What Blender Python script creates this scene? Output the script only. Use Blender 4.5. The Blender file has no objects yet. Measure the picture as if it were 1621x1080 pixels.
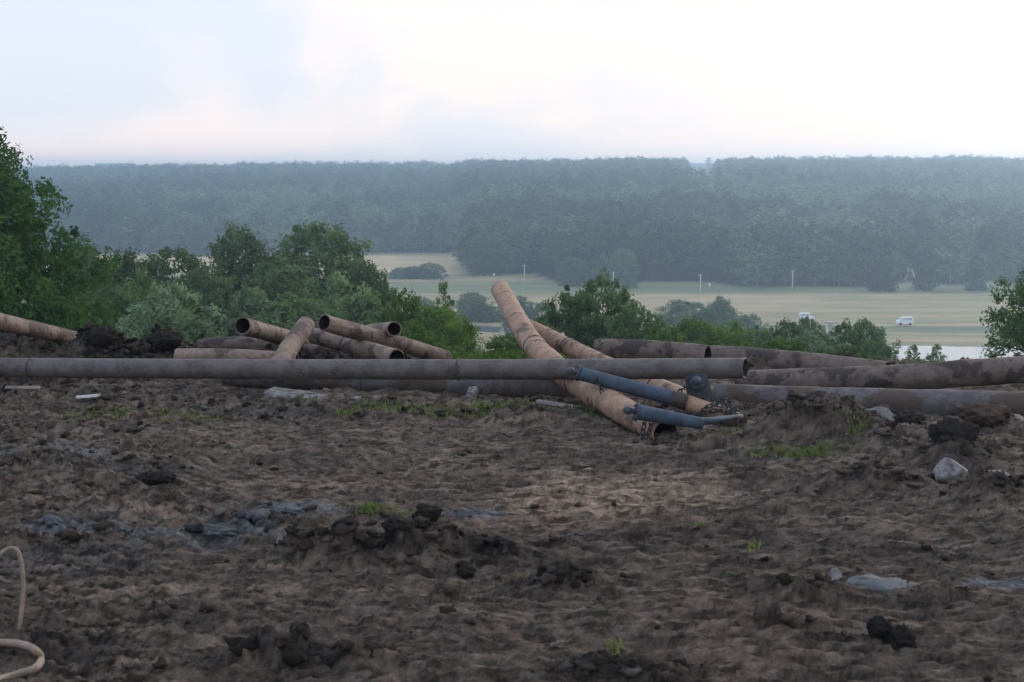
import bpy, math, random
import numpy as np
from mathutils import Vector, Matrix

R = math.radians
scn = bpy.context.scene
COL = scn.collection

# ------------------------------------------------------------------ camera, sky, sun, exposure
FPX = 2227.0                       # focal length in photo pixels (photo 1621 wide)
CAMZ = 2.5
PITCH = math.atan(270.0 / FPX)
cam_data = bpy.data.cameras.new('camera')
cam = bpy.data.objects.new('camera', cam_data)
COL.objects.link(cam)
cam_data.sensor_width = 36.0
cam_data.lens = 36.0 * FPX / 1621.0
cam.location = (0, 0, CAMZ)
cam.rotation_euler = (math.pi / 2 - PITCH, 0, 0)
cam_data.clip_start = 0.1
cam_data.clip_end = 12000
cam_data.dof.use_dof = True
cam_data.dof.focus_distance = 32.0
cam_data.dof.aperture_fstop = 5.0
scn.camera = cam

scn.view_settings.view_transform = 'Standard'
scn.view_settings.look = 'None'
scn.view_settings.exposure = 0.46
scn.view_settings.gamma = 1.0
scn.view_settings.use_curve_mapping = False

SUN_EL, SUN_AZ = 16.0, 38.0        # degrees; azimuth to the right of the view direction
world = bpy.data.worlds.new('World')
scn.world = world
world.use_nodes = True
wn, wl = world.node_tree.nodes, world.node_tree.links
wn.clear()


def wnode(t, **kw):
    n = wn.new(t)
    for k, v in kw.items():
        setattr(n, k, v)
    return n


def wmath(op, a, b=None, c=None, clamp=False):
    n = wn.new('ShaderNodeMath'); n.operation = op; n.use_clamp = clamp
    for i, v in enumerate((a, b, c)):
        if v is None:
            continue
        if isinstance(v, (int, float)):
            n.inputs[i].default_value = v
        else:
            wl.new(v, n.inputs[i])
    return n.outputs[0]


def wsmooth(v, lo, hi):
    n = wn.new('ShaderNodeMapRange'); n.interpolation_type = 'SMOOTHSTEP'
    wl.new(v, n.inputs[0]); n.inputs[1].default_value = lo; n.inputs[2].default_value = hi
    return n.outputs[0]


def wmix(f, a, b):
    n = wn.new('ShaderNodeMix'); n.data_type = 'RGBA'
    if isinstance(f, (int, float)):
        n.inputs[0].default_value = f
    else:
        wl.new(f, n.inputs[0])
    for i, v in ((6, a), (7, b)):
        if isinstance(v, tuple):
            n.inputs[i].default_value = (*v, 1)
        else:
            wl.new(v, n.inputs[i])
    return n.outputs[2]


tc = wnode('ShaderNodeTexCoord')
sep = wnode('ShaderNodeSeparateXYZ'); wl.new(tc.outputs['Generated'], sep.inputs[0])
dx, dy, dz = sep.outputs
zz = wmath('ADD', wmath('MAXIMUM', dz, 0.0), 0.10)
comb = wnode('ShaderNodeCombineXYZ')
wl.new(wmath('DIVIDE', dx, zz), comb.inputs[0]); wl.new(wmath('DIVIDE', dy, zz), comb.inputs[1])
def wnoise(scale, detail, rough, vec):
    n = wn.new('ShaderNodeTexNoise'); n.inputs['Scale'].default_value = scale
    n.inputs['Detail'].default_value = detail; n.inputs['Roughness'].default_value = rough
    wl.new(vec, n.inputs['Vector']); return n.outputs['Fac']
n_big = wnoise(0.55, 6, 0.52, comb.outputs[0])
n_dir = wnoise(7.0, 7, 0.55, tc.outputs['Generated'])
mp = wnode('ShaderNodeMapping'); mp.inputs['Scale'].default_value = (1, 1, 3.2)
wl.new(tc.outputs['Generated'], mp.inputs[0])
n_str = wnoise(5.0, 6, 0.55, mp.outputs[0])
sky = wnode('ShaderNodeTexSky'); sky.sky_type = 'NISHITA'; sky.sun_disc = False
sky.sun_elevation = R(SUN_EL); sky.sun_rotation = R(SUN_AZ); sky.air_density = 1.0; sky.dust_density = 2.0
vm = wnode('ShaderNodeVectorMath', operation='SCALE'); wl.new(sky.outputs[0], vm.inputs[0]); vm.inputs['Scale'].default_value = 0.08
bright = wmix(wsmooth(dz, 0.0, 0.30), (0.92, 0.79, 0.76), (0.80, 0.785, 0.82))
bright = wmix(wsmooth(dx, -0.35, 0.5), bright, (0.77, 0.735, 0.725))
grey = wmix(wsmooth(dz, 0.02, 0.5), (0.65, 0.69, 0.775), (0.58, 0.70, 0.94))
wob = wmath('MULTIPLY', wmath('SUBTRACT', n_dir, 0.5), 0.62)
left = wsmooth(wmath('ADD', wmath('SUBTRACT', -0.175, dx) if False else wmath('MULTIPLY', wmath('ADD', dx, 0.175), -1.0), wob), -0.07, 0.09)
lowfade = wsmooth(wmath('ADD', dz, wmath('MULTIPLY', wmath('SUBTRACT', n_str, 0.5), 0.06)), 0.004, 0.05)
m_left = wmath('MULTIPLY', left, lowfade)
wisps = wmath('MULTIPLY', wsmooth(n_str, 0.47, 0.66), wmath('ADD', wmath('MULTIPLY', wsmooth(dx, 0.30, -0.08), 0.7), 0.3))
m_w = wmath('MULTIPLY', wisps, 0.8)
over = wmath('MULTIPLY', wsmooth(dz, 0.14, 0.6), wsmooth(n_big, 0.36, 0.62))
m_all = wmath('MAXIMUM', wmath('MAXIMUM', m_left, m_w), wmath('MULTIPLY', over, 0.9))
cloud = wmix(m_all, bright, grey)
skyc = wmix(0.90, vm.outputs[0], cloud)
bg = wnode('ShaderNodeBackground'); bg.inputs['Strength'].default_value = 1.0
wl.new(skyc, bg.inputs['Color'])
wo = wnode('ShaderNodeOutputWorld'); wl.new(bg.outputs[0], wo.inputs[0])

sun_d = bpy.data.lights.new('sun', 'SUN'); sun_d.energy = 1.0; sun_d.angle = R(16); sun_d.color = (1.0, 0.93, 0.86)
sun = bpy.data.objects.new('sun', sun_d); COL.objects.link(sun)
sdir = Vector((math.sin(R(SUN_AZ)) * math.cos(R(SUN_EL)), math.cos(R(SUN_AZ)) * math.cos(R(SUN_EL)), math.sin(R(SUN_EL))))
sun.rotation_euler = (-sdir).to_track_quat('-Z', 'Y').to_euler()
sun.location = (0, 0, 60)

scn.cycles.volume_bounces = 1
scn.cycles.max_bounces = 6
scn.cycles.diffuse_bounces = 3
scn.cycles.transmission_bounces = 4

# ------------------------------------------------------------------ projection helpers
CP, SP = math.cos(PITCH), math.sin(PITCH)


def ray(px, py):
    u = (px - 810.5) / FPX; v = (540 - py) / FPX
    return (u, CP + v * SP, -SP + v * CP)


def P(px, py, d):
    """world point seen at photo pixel (px, py) at ground distance d"""
    r = ray(px, py); k = d / r[1]
    return Vector((r[0] * k, d, CAMZ + r[2] * k))


def G(px, py, z=0.0):
    r = ray(px, py); k = (z - CAMZ) / r[2]
    return Vector((r[0] * k, r[1] * k, z))


# ------------------------------------------------------------------ noise (numpy)
def _hash(ix, iy, seed):
    h = (ix.astype(np.int64) * 374761393 + iy.astype(np.int64) * 668265263 + seed * 1442695041) & 0xFFFFFFFF
    h = ((h ^ (h >> 13)) * 1274126177) & 0xFFFFFFFF
    h = h ^ (h >> 16)
    return (h & 0xFFFFFF).astype(np.float64) / 0xFFFFFF


def vnoise(x, y, seed=0):
    x = np.asarray(x, float); y = np.asarray(y, float)
    ix = np.floor(x); iy = np.floor(y); fx = x - ix; fy = y - iy
    ix = ix.astype(np.int64); iy = iy.astype(np.int64)

    def g(ox, oy):
        a = _hash(ix + ox, iy + oy, seed) * 2 * math.pi
        return np.cos(a) * (fx - ox) + np.sin(a) * (fy - oy)
    ux = fx * fx * fx * (fx * (fx * 6 - 15) + 10); uy = fy * fy * fy * (fy * (fy * 6 - 15) + 10)
    a = g(0, 0); b = g(1, 0); c = g(0, 1); d = g(1, 1)
    return ((a * (1 - ux) + b * ux) * (1 - uy) + (c * (1 - ux) + d * ux) * uy) * 1.5


def fbm(x, y, octs=4, seed=0, rough=0.5, lac=2.03):
    s = 0; a = 1.0; t = 0
    for o in range(octs):
        s = s + a * vnoise(x, y, seed + o * 17); t += a
        x = x * lac + 13.7; y = y * lac + 7.1; a *= rough
    return s / t


def lumps(x, y, seed=0, keep=0.6):
    """rounded clods: height 0..1 from jittered cells, some cells empty"""
    ix = np.floor(x).astype(np.int64); iy = np.floor(y).astype(np.int64)
    best = np.zeros_like(x)
    for ox in (-1, 0, 1):
        for oy in (-1, 0, 1):
            cx = ix + ox; cy = iy + oy
            hx = _hash(cx, cy, seed); hy = _hash(cx, cy, seed + 5); hr = _hash(cx, cy, seed + 9); hk = _hash(cx, cy, seed + 21)
            r = 0.28 + 0.5 * hr
            d2 = ((x - cx - hx) ** 2 + ((y - cy - hy) * (0.8 + 0.5 * hk)) ** 2) / (r * r)
            h = np.clip(1 - d2, 0, 1) ** 0.8 * r * 1.1 * (hk < keep)
            best = np.maximum(best, h)
    return best


def sstep(x, lo, hi):
    t = np.clip((x - lo) / (hi - lo), 0, 1)
    return t * t * (3 - 2 * t)


# ------------------------------------------------------------------ materials
def nodes_of(m):
    m.use_nodes = True
    nt = m.node_tree
    return nt, nt.nodes, nt.links, nt.nodes['Principled BSDF']


def simple(name, col, rough=0.7, metal=0.0, var=0.25, scale=12.0, bump=0.25, spec=0.4, col2=None):
    m = bpy.data.materials.new(name)
    nt, n, l, b = nodes_of(m)
    t = n.new('ShaderNodeTexCoord')
    nz = n.new('ShaderNodeTexNoise'); nz.inputs['Scale'].default_value = scale; nz.inputs['Detail'].default_value = 8
    nz.inputs['Roughness'].default_value = 0.62
    l.new(t.outputs['Object'], nz.inputs['Vector'])
    cr = n.new('ShaderNodeValToRGB')
    c2 = col2 or tuple(c * (1 - 1.6 * var) for c in col)
    cr.color_ramp.elements[0].position = 0.36; cr.color_ramp.elements[0].color = (*[max(c, 0.002) for c in c2], 1)
    cr.color_ramp.elements[1].position = 0.62; cr.color_ramp.elements[1].color = (*[c * (1 + var) for c in col], 1)
    l.new(nz.outputs['Fac'], cr.inputs[0]); l.new(cr.outputs[0], b.inputs['Base Color'])
    b.inputs['Roughness'].default_value = rough; b.inputs['Metallic'].default_value = metal
    b.inputs['Specular IOR Level'].default_value = spec
    if bump:
        bp = n.new('ShaderNodeBump'); bp.inputs['Strength'].default_value = bump; bp.inputs['Distance'].default_value = 0.02
        n2 = n.new('ShaderNodeTexNoise'); n2.inputs['Scale'].default_value = scale * 4; n2.inputs['Detail'].default_value = 5
        l.new(t.outputs['Object'], n2.inputs['Vector']); l.new(n2.outputs['Fac'], bp.inputs['Height'])
        l.new(bp.outputs[0], b.inputs['Normal'])
    return m


def pipe_mat(name, base, mud, rust, seed, mudlo=0.5, rough=0.75, streak=True):
    """steel pipe: weathered coat + rust blotches + caked mud"""
    m = bpy.data.materials.new(name)
    nt, n, l, b = nodes_of(m)
    t = n.new('ShaderNodeTexCoord')
    mp = n.new('ShaderNodeMapping'); mp.inputs['Location'].default_value = (seed * 3.1, seed * 1.7, seed)
    l.new(t.outputs['Object'], mp.inputs[0])

    def nz(scale, det=8, rough=0.6):
        q = n.new('ShaderNodeTexNoise'); q.inputs['Scale'].default_value = scale; q.inputs['Detail'].default_value = det
        q.inputs['Roughness'].default_value = rough; l.new(mp.outputs[0], q.inputs['Vector']); return q.outputs['Fac']

    def ramp(f, lo, hi):
        q = n.new('ShaderNodeMapRange'); q.interpolation_type = 'SMOOTHSTEP'; l.new(f, q.inputs[0])
        q.inputs[1].default_value = lo; q.inputs[2].default_value = hi; return q.outputs[0]

    def mix(f, a, c):
        q = n.new('ShaderNodeMix'); q.data_type = 'RGBA'; l.new(f, q.inputs[0])
        for i, v in ((6, a), (7, c)):
            if isinstance(v, tuple):
                q.inputs[i].default_value = (*v, 1)
            else:
                l.new(v, q.inputs[i])
        return q.outputs[2]
    big, mid, fine, grain = nz(2.4, 7), nz(7.0, 9, 0.65), nz(22, 6, 0.6), nz(90, 4)
    c = mix(ramp(mid, 0.35, 0.65), tuple(v * 0.72 for v in base), tuple(min(v * 1.2, 1) for v in base))
    c = mix(ramp(fine, 0.52, 0.72), c, rust)
    mm = n.new('ShaderNodeMath'); mm.operation = 'ADD'
    ms = n.new('ShaderNodeMath'); ms.operation = 'MULTIPLY'; ms.inputs[1].default_value = 0.35
    l.new(mid, ms.inputs[0]); l.new(big, mm.inputs[0]); l.new(ms.outputs[0], mm.inputs[1])
    mudm = ramp(mm.outputs[0], mudlo + 0.175, mudlo + 0.235)
    c = mix(mudm, c, mud)
    c2 = mix(ramp(grain, 0.3, 0.7), tuple(0.55 for _ in range(3)), tuple(1.0 for _ in range(3)))
    mul = n.new('ShaderNodeMix'); mul.data_type = 'RGBA'; mul.blend_type = 'MULTIPLY'; mul.inputs[0].default_value = 0.45
    l.new(c, mul.inputs[6]); l.new(c2, mul.inputs[7])
    l.new(mul.outputs[2], b.inputs['Base Color'])
    b.inputs['Roughness'].default_value = rough; b.inputs['Specular IOR Level'].default_value = 0.3
    hs = n.new('ShaderNodeMath'); hs.operation = 'MULTIPLY_ADD'; l.new(mudm, hs.inputs[0]); hs.inputs[1].default_value = 1.0
    l.new(fine, hs.inputs[2])
    bp = n.new('ShaderNodeBump'); bp.inputs['Strength'].default_value = 0.55; bp.inputs['Distance'].default_value = 0.012
    l.new(hs.outputs[0], bp.inputs['Height']); l.new(bp.outputs[0], b.inputs['Normal'])
    return m


def attr_mat(name, attr, rough=0.95, nscale=60, namp=0.5, bump=0.6, bdist=0.01, spec=0.15, nscale2=9, coord='Object'):
    """colour stored on the mesh, broken up by grain"""
    m = bpy.data.materials.new(name)
    nt, n, l, b = nodes_of(m)
    a = n.new('ShaderNodeAttribute'); a.attribute_name = attr
    t = n.new('ShaderNodeTexCoord')
    nz = n.new('ShaderNodeTexNoise'); nz.inputs['Scale'].default_value = nscale; nz.inputs['Detail'].default_value = 6
    nz.inputs['Roughness'].default_value = 0.78
    l.new(t.outputs[coord], nz.inputs['Vector'])
    nb = n.new('ShaderNodeTexNoise'); nb.inputs['Scale'].default_value = nscale2; nb.inputs['Detail'].default_value = 8
    nb.inputs['Roughness'].default_value = 0.65
    l.new(t.outputs[coord], nb.inputs['Vector'])
    ad = n.new('ShaderNodeMath'); ad.operation = 'ADD'; l.new(nz.outputs['Fac'], ad.inputs[0]); l.new(nb.outputs['Fac'], ad.inputs[1])
    mr = n.new('ShaderNodeMapRange'); l.new(ad.outputs[0], mr.inputs[0]); mr.inputs[1].default_value = 0.7; mr.inputs[2].default_value = 1.3
    mr.inputs[3].default_value = 1 - namp; mr.inputs[4].default_value = 1 + namp
    vm = n.new('ShaderNodeVectorMath'); vm.operation = 'SCALE'; l.new(a.outputs['Color'], vm.inputs[0]); l.new(mr.outputs[0], vm.inputs['Scale'])
    l.new(vm.outputs[0], b.inputs['Base Color'])
    b.inputs['Roughness'].default_value = rough; b.inputs['Specular IOR Level'].default_value = spec
    if bump:
        bp = n.new('ShaderNodeBump'); bp.inputs['Strength'].default_value = bump; bp.inputs['Distance'].default_value = bdist
        l.new(nz.outputs['Fac'], bp.inputs['Height']); l.new(bp.outputs[0], b.inputs['Normal'])
    return m


def leaf_mat(name, dark, light, trans=0.3, objvar=0.25):
    m = bpy.data.materials.new(name)
    m.use_nodes = True
    n, l = m.node_tree.nodes, m.node_tree.links
    n.clear()
    a = n.new('ShaderNodeAttribute'); a.attribute_name = 'tint'
    mix = n.new('ShaderNodeMix'); mix.data_type = 'RGBA'
    mix.inputs[6].default_value = (*dark, 1); mix.inputs[7].default_value = (*light, 1)
    l.new(a.outputs['Fac'], mix.inputs[0])
    oi = n.new('ShaderNodeObjectInfo')
    mr = n.new('ShaderNodeMapRange'); l.new(oi.outputs['Random'], mr.inputs[0]); mr.inputs[3].default_value = 1 - objvar; mr.inputs[4].default_value = 1 + objvar
    vm = n.new('ShaderNodeVectorMath'); vm.operation = 'SCALE'; l.new(mix.outputs[2], vm.inputs[0]); l.new(mr.outputs[0], vm.inputs['Scale'])
    d = n.new('ShaderNodeBsdfDiffuse'); tr = n.new('ShaderNodeBsdfTranslucent')
    l.new(vm.outputs[0], d.inputs[0])
    v2 = n.new('ShaderNodeVectorMath'); v2.operation = 'MULTIPLY'; v2.inputs[1].default_value = (1.1, 1.3, 0.6); l.new(vm.outputs[0], v2.inputs[0])
    l.new(v2.outputs[0], tr.inputs[0])
    ms = n.new('ShaderNodeMixShader'); ms.inputs[0].default_value = trans
    l.new(d.outputs[0], ms.inputs[1]); l.new(tr.outputs[0], ms.inputs[2])
    o = n.new('ShaderNodeOutputMaterial'); l.new(ms.outputs[0], o.inputs[0])
    return m


M = {}
M['soil'] = attr_mat('muddy_soil', 'soil', nscale=48, namp=0.55, bump=1.0, bdist=0.045, nscale2=14)
M['land'] = attr_mat('land', 'soil', nscale=0.35, namp=0.14, bump=0.0, nscale2=0.06)
M['clod'] = attr_mat('clod_soil', 'soil', nscale=48, namp=0.5, bump=1.0, bdist=0.03)
M['pipe_grey'] = pipe_mat('weathered_grey_pipe_steel', (0.120, 0.108, 0.104), (0.085, 0.066, 0.058), (0.15, 0.115, 0.10), 1, 0.60, rough=0.6)
M['pipe_low'] = pipe_mat('dirty_grey_pipe_steel', (0.12, 0.115, 0.118), (0.085, 0.062, 0.05), (0.13, 0.105, 0.095), 2, 0.46)
M['pipe_brown'] = pipe_mat('muddy_brown_pipe_steel', (0.15, 0.115, 0.098), (0.055, 0.042, 0.038), (0.20, 0.13, 0.10), 3, 0.50)
M['pipe_tan'] = pipe_mat('rusty_tan_pipe_steel', (0.36, 0.235, 0.16), (0.13, 0.090, 0.068), (0.38, 0.22, 0.14), 4, 0.57)
M['pipe_pink'] = pipe_mat('dusty_tan_pipe_steel', (0.235, 0.175, 0.138), (0.09, 0.065, 0.055), (0.27, 0.165, 0.12), 5, 0.51)
M['pipe_inner'] = simple('dark_pipe_bore', (0.022, 0.018, 0.017), 0.95, bump=0.1)  # inside wall of every pipe, coloured near black
M['blue'] = pipe_mat('scuffed_blue_paint', (0.060, 0.088, 0.125), (0.05, 0.05, 0.055), (0.07, 0.10, 0.14), 7, 0.66, rough=0.75)
M['blue_dark'] = pipe_mat('dark_blue_grey_steel', (0.06, 0.075, 0.095), (0.04, 0.038, 0.038), (0.07, 0.06, 0.055), 8, 0.6, rough=0.55)
M['sleeve'] = simple('grimy_sleeve_steel', (0.06, 0.048, 0.044), 0.7)
M['chain'] = simple('dark_chain_steel', (0.035, 0.035, 0.04), 0.5, metal=0.4)
M['stone'] = simple('pale_stone', (0.27, 0.265, 0.27), 0.9, var=0.3, scale=9, bump=0.8, col2=(0.085, 0.072, 0.063))
M['stone_grey'] = simple('grey_stone', (0.19, 0.18, 0.17), 0.92, var=0.35, scale=6, bump=0.6, col2=(0.07, 0.06, 0.055))
M['clay'] = simple('blue_grey_clay', (0.066, 0.078, 0.087), 0.8, var=0.3, scale=6, bump=0.4, col2=(0.06, 0.065, 0.07))
M['wood'] = simple('bleached_board', (0.25, 0.225, 0.205), 0.85, var=0.2, scale=9)
M['hose'] = simple('beige_hose_rubber', (0.27, 0.205, 0.155), 0.75, var=0.15, scale=14, bump=0.2)
M['bark'] = simple('tree_bark', (0.085, 0.07, 0.058), 0.95, var=0.35, scale=6)
M['birch'] = simple('pale_bark', (0.24, 0.235, 0.22), 0.9, var=0.3, scale=2.5)
M['white'] = simple('white_paint', (0.78, 0.80, 0.83), 0.5, var=0.05, scale=2, bump=0)
M['glass'] = simple('van_window_glass', (0.42, 0.48, 0.55), 0.15, var=0.05, scale=2, bump=0, spec=0.8)
M['tyre'] = simple('black_tyre', (0.03, 0.03, 0.03), 0.9, bump=0)
M['concrete'] = simple('pale_concrete', (0.50, 0.50, 0.48), 0.9, var=0.12, scale=2)
M['lattice'] = simple('grey_timber_and_steel', (0.55, 0.53, 0.50), 0.85, var=0.1, scale=2, bump=0)
M['pylon'] = simple('galvanised_steel', (0.17, 0.18, 0.20), 0.6, metal=0.3, var=0.1, scale=1, bump=0)
M['far_wall'] = simple('far_building_wall', (0.45, 0.44, 0.46), 0.9, var=0.05, scale=0.2, bump=0)
M['grass'] = leaf_mat('fresh_grass_blades', (0.17, 0.15, 0.085), (0.21, 0.29, 0.095), 0.35)
M['weed'] = leaf_mat('slope_weeds', (0.05, 0.085, 0.03), (0.13, 0.20, 0.055), 0.35)
M['leaf_mid'] = leaf_mat('mid_green_leaves', (0.066, 0.105, 0.060), (0.20, 0.265, 0.14))
M['leaf_dark'] = leaf_mat('dark_green_leaves', (0.046, 0.084, 0.044), (0.15, 0.215, 0.095))
M['leaf_pale'] = leaf_mat('silvery_willow_leaves', (0.085, 0.125, 0.085), (0.23, 0.30, 0.19))
M['leaf_bright'] = leaf_mat('bright_green_leaves', (0.050, 0.095, 0.025), (0.165, 0.25, 0.065))
M['leaf_left'] = leaf_mat('deep_green_leaves', (0.028, 0.070, 0.026), (0.105, 0.19, 0.055))
M['far_pine'] = leaf_mat('pine_needles_far', (0.012, 0.028, 0.018), (0.070, 0.108, 0.056), 0.15, 0.55)
M['far_leaf'] = leaf_mat('birch_leaves_far', (0.045, 0.075, 0.036), (0.17, 0.23, 0.11), 0.2, 0.45)


# ------------------------------------------------------------------ mesh helpers
def new_mesh(name, verts, faces, mat=None, smooth=True, attrs=None):
    me = bpy.data.meshes.new(name)
    verts = np.asarray(verts, dtype=np.float32)
    if isinstance(faces, np.ndarray):
        nf, k = faces.shape
        me.vertices.add(len(verts)); me.vertices.foreach_set('co', verts.ravel())
        me.loops.add(nf * k); me.loops.foreach_set('vertex_index', faces.astype(np.int32).ravel())
        me.polygons.add(nf)
        me.polygons.foreach_set('loop_start', np.arange(nf, dtype=np.int32) * k)
        me.polygons.foreach_set('loop_total', np.full(nf, k, dtype=np.int32))
        me.update(calc_edges=True)
    else:
        me.from_pydata([tuple(map(float, v)) for v in verts], [], faces)
        me.update()
    if smooth:
        me.polygons.foreach_set('use_smooth', np.ones(len(me.polygons), dtype=bool))
    if mat:
        for q in (mat if isinstance(mat, (list, tuple)) else [mat]):
            me.materials.append(q)
    for an, (kind, data) in (attrs or {}).items():
        at = me.attributes.new(an, kind, 'POINT')
        if kind == 'FLOAT_COLOR':
            arr = np.ones((len(verts), 4), dtype=np.float32); arr[:, :3] = data
            at.data.foreach_set('color', arr.ravel())
        else:
            at.data.foreach_set('value', np.asarray(data, dtype=np.float32).ravel())
    return me


def obj(name, me, parent=None, loc=(0, 0, 0), rot=(0, 0, 0), scale=(1, 1, 1)):
    o = bpy.data.objects.new(name, me)
    COL.objects.link(o)
    o.location = loc; o.rotation_euler = rot; o.scale = scale
    if parent:
        o.parent = parent
    return o


def tag(o, label=None, cat=None, group=None, kind=None):
    if label: o['label'] = label
    if cat: o['category'] = cat
    if group: o['group'] = group
    if kind: o['kind'] = kind
    return o


def empty(name, loc=(0, 0, 0), rot=(0, 0, 0)):
    e = bpy.data.objects.new(name, None); COL.objects.link(e); e.location = loc; e.rotation_euler = rot
    e.empty_display_size = 0.3
    return e


def spline(pts, n):
    pts = [np.array(p, float) for p in pts]
    if len(pts) == 2:
        return [pts[0] + (pts[1] - pts[0]) * i / (n - 1) for i in range(n)]
    q = [2 * pts[0] - pts[1]] + pts + [2 * pts[-1] - pts[-2]]
    seg = len(pts) - 1; out = []
    for i in range(n):
        t = i / (n - 1) * seg; k = min(int(t), seg - 1); u = t - k
        a, b, c, d = q[k:k + 4]
        out.append(0.5 * ((2 * b) + (-a + c) * u + (2 * a - 5 * b + 4 * c - d) * u * u + (-a + 3 * b - 3 * c + d) * u ** 3))
    return out


def frames(pts):
    pts = np.array(pts); t = np.gradient(pts, axis=0); t /= np.linalg.norm(t, axis=1)[:, None]
    ref = np.array([0, 0, 1.0]) if abs(t[0][2]) < 0.9 else np.array([1.0, 0, 0])
    a = np.cross(t[0], ref); a /= np.linalg.norm(a); A = []; B = []
    for i in range(len(pts)):
        a = a - t[i] * np.dot(a, t[i]); a /= np.linalg.norm(a); A.append(a.copy()); B.append(np.cross(t[i], a))
    return pts, t, np.array(A), np.array(B)


def tube(pts, radii, seg=12, cap=True, rn=None):
    """closed solid tube -> verts, faces"""
    pts, t, A, B = frames(pts); n = len(pts)
    radii = np.broadcast_to(np.asarray(radii, float), (n,))
    ang = np.linspace(0, 2 * math.pi, seg, endpoint=False)
    V = pts[:, None, :] + radii[:, None, None] * (np.cos(ang)[None, :, None] * A[:, None, :] + np.sin(ang)[None, :, None] * B[:, None, :])
    V = V.reshape(-1, 3); F = []
    for i in range(n - 1):
        for j in range(seg):
            F.append((i * seg + j, i * seg + (j + 1) % seg, (i + 1) * seg + (j + 1) % seg, (i + 1) * seg + j))
    if cap:
        F.append(tuple(range(seg - 1, -1, -1))); F.append(tuple((n - 1) * seg + j for j in range(seg)))
    return V, F


def merge(parts):
    V = []; F = []; off = 0
    for v, f in parts:
        v = np.asarray(v); V.append(v); F += [tuple(i + off for i in q) for q in f]; off += len(v)
    return np.concatenate(V), F


def box(cx, cy, cz, sx, sy, sz):
    v = [(cx + a * sx / 2, cy + b * sy / 2, cz + c * sz / 2) for a in (-1, 1) for b in (-1, 1) for c in (-1, 1)]
    f = [(0, 1, 3, 2), (4, 6, 7, 5), (0, 4, 5, 1), (2, 3, 7, 6), (0, 2, 6, 4), (1, 5, 7, 3)]
    return np.array(v), f


def pipe(label, pts, r, mat, cat='steel pipe', group=None, wall=0.012, n=90, seg=40, rough=0.004, seed=0, name='steel_pipe', seams=(), cut=0.0):
    """hollow steel pipe, thing with body; seams = positions 0..1 of weld beads"""
    W = [P(*p) if not isinstance(p, Vector) else p for p in pts]
    c = spline([tuple(w) for w in W], n)
    pts_, t, A, B = frames(c)
    ctr = pts_.mean(axis=0); ctr[2] = pts_[:, 2].min() - r
    ang = np.linspace(0, 2 * math.pi, seg, endpoint=False)
    L = np.concatenate([[0], np.cumsum(np.linalg.norm(np.diff(pts_, axis=0), axis=1))])
    AA, LL = np.meshgrid(ang, L)
    ro = r + rough * fbm(np.cos(AA) * 1.5 + LL * 2.2 + seed, np.sin(AA) * 1.5 + LL * 1.3, 4, seed)
    ro = ro + 0.5 * rough * fbm(np.cos(AA) * 6 + LL * 9, np.sin(AA) * 6 + LL * 7 + seed, 3, seed + 3)
    # torn, slightly ragged ends
    def ring(rad):
        return pts_[:, None, :] + rad[..., None] * (np.cos(ang)[None, :, None] * A[:, None, :] + np.sin(ang)[None, :, None] * B[:, None, :])
    Vo = ring(ro) - ctr; Vi = ring(ro - wall) - ctr
    for k, s in ((0, -1), (n - 1, 1)):
        jag = 0.012 * fbm(np.cos(ang) * 2 + seed, np.sin(ang) * 2, 3, seed + 40 + k)
        Vo[k] += t[k] * s * jag[:, None]; Vi[k] += t[k] * s * jag[:, None]
        if k and cut:
            sh = (cut * (pts_[k] - ctr - Vo[k])[:, 1])
            Vo[k] -= t[k] * sh[:, None]; Vi[k] -= t[k] * sh[:, None]
    V = np.concatenate([Vo.reshape(-1, 3), Vi.reshape(-1, 3)]); N = n * seg; F = []; mi = []
    for i in range(n - 1):
        for j in range(seg):
            j2 = (j + 1) % seg
            F.append((i * seg + j, (i + 1) * seg + j, (i + 1) * seg + j2, i * seg + j2)); mi.append(0)
            F.append((N + i * seg + j, N + i * seg + j2, N + (i + 1) * seg + j2, N + (i + 1) * seg + j)); mi.append(1)
    for j in range(seg):
        j2 = (j + 1) % seg; e = (n - 1) * seg
        F.append((j, j2, N + j2, N + j)); mi.append(0)
        F.append((e + j, N + e + j, N + e + j2, e + j2)); mi.append(0)
    me = new_mesh(name, V, np.array(F), [mat, M['pipe_inner']])
    me.polygons.foreach_set('material_index', np.array(mi, dtype=np.int32)); me.update()
    if seams:
        root = empty(name, ctr)
        b = obj('pipe_wall', me, root)
        for s in seams:
            k = int(s * (n - 1)); k = min(max(k, 1), n - 2)
            cc = [pts_[k] - ctr + t[k] * q for q in (-0.014, -0.006, 0.006, 0.014)]
            v, f = tube(cc, [r - 0.001, r + 0.007, r + 0.007, r - 0.001], seg, cap=False)
            obj('weld_bead', new_mesh('weld_bead', v, f, M['sleeve']), root)
        o = root
    else:
        o = obj(name, me, None, ctr)
    return tag(o, label, cat, group)


# ------------------------------------------------------------------ terrain
EDGE = 478.0


def forest_edge(x, y):
    a = x / np.maximum(y, 1.0)           # tangent of the azimuth
    e = 680 + (535 - 680) * sstep(a, -0.034, -0.029)
    e = e + (500 - 535) * sstep(a, 0.012, 0.03) + (480 - 500) * sstep(a, 0.14, 0.17)
    return e + 5 * fbm(x * 0.02, y * 0.002, 2, 5)


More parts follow.
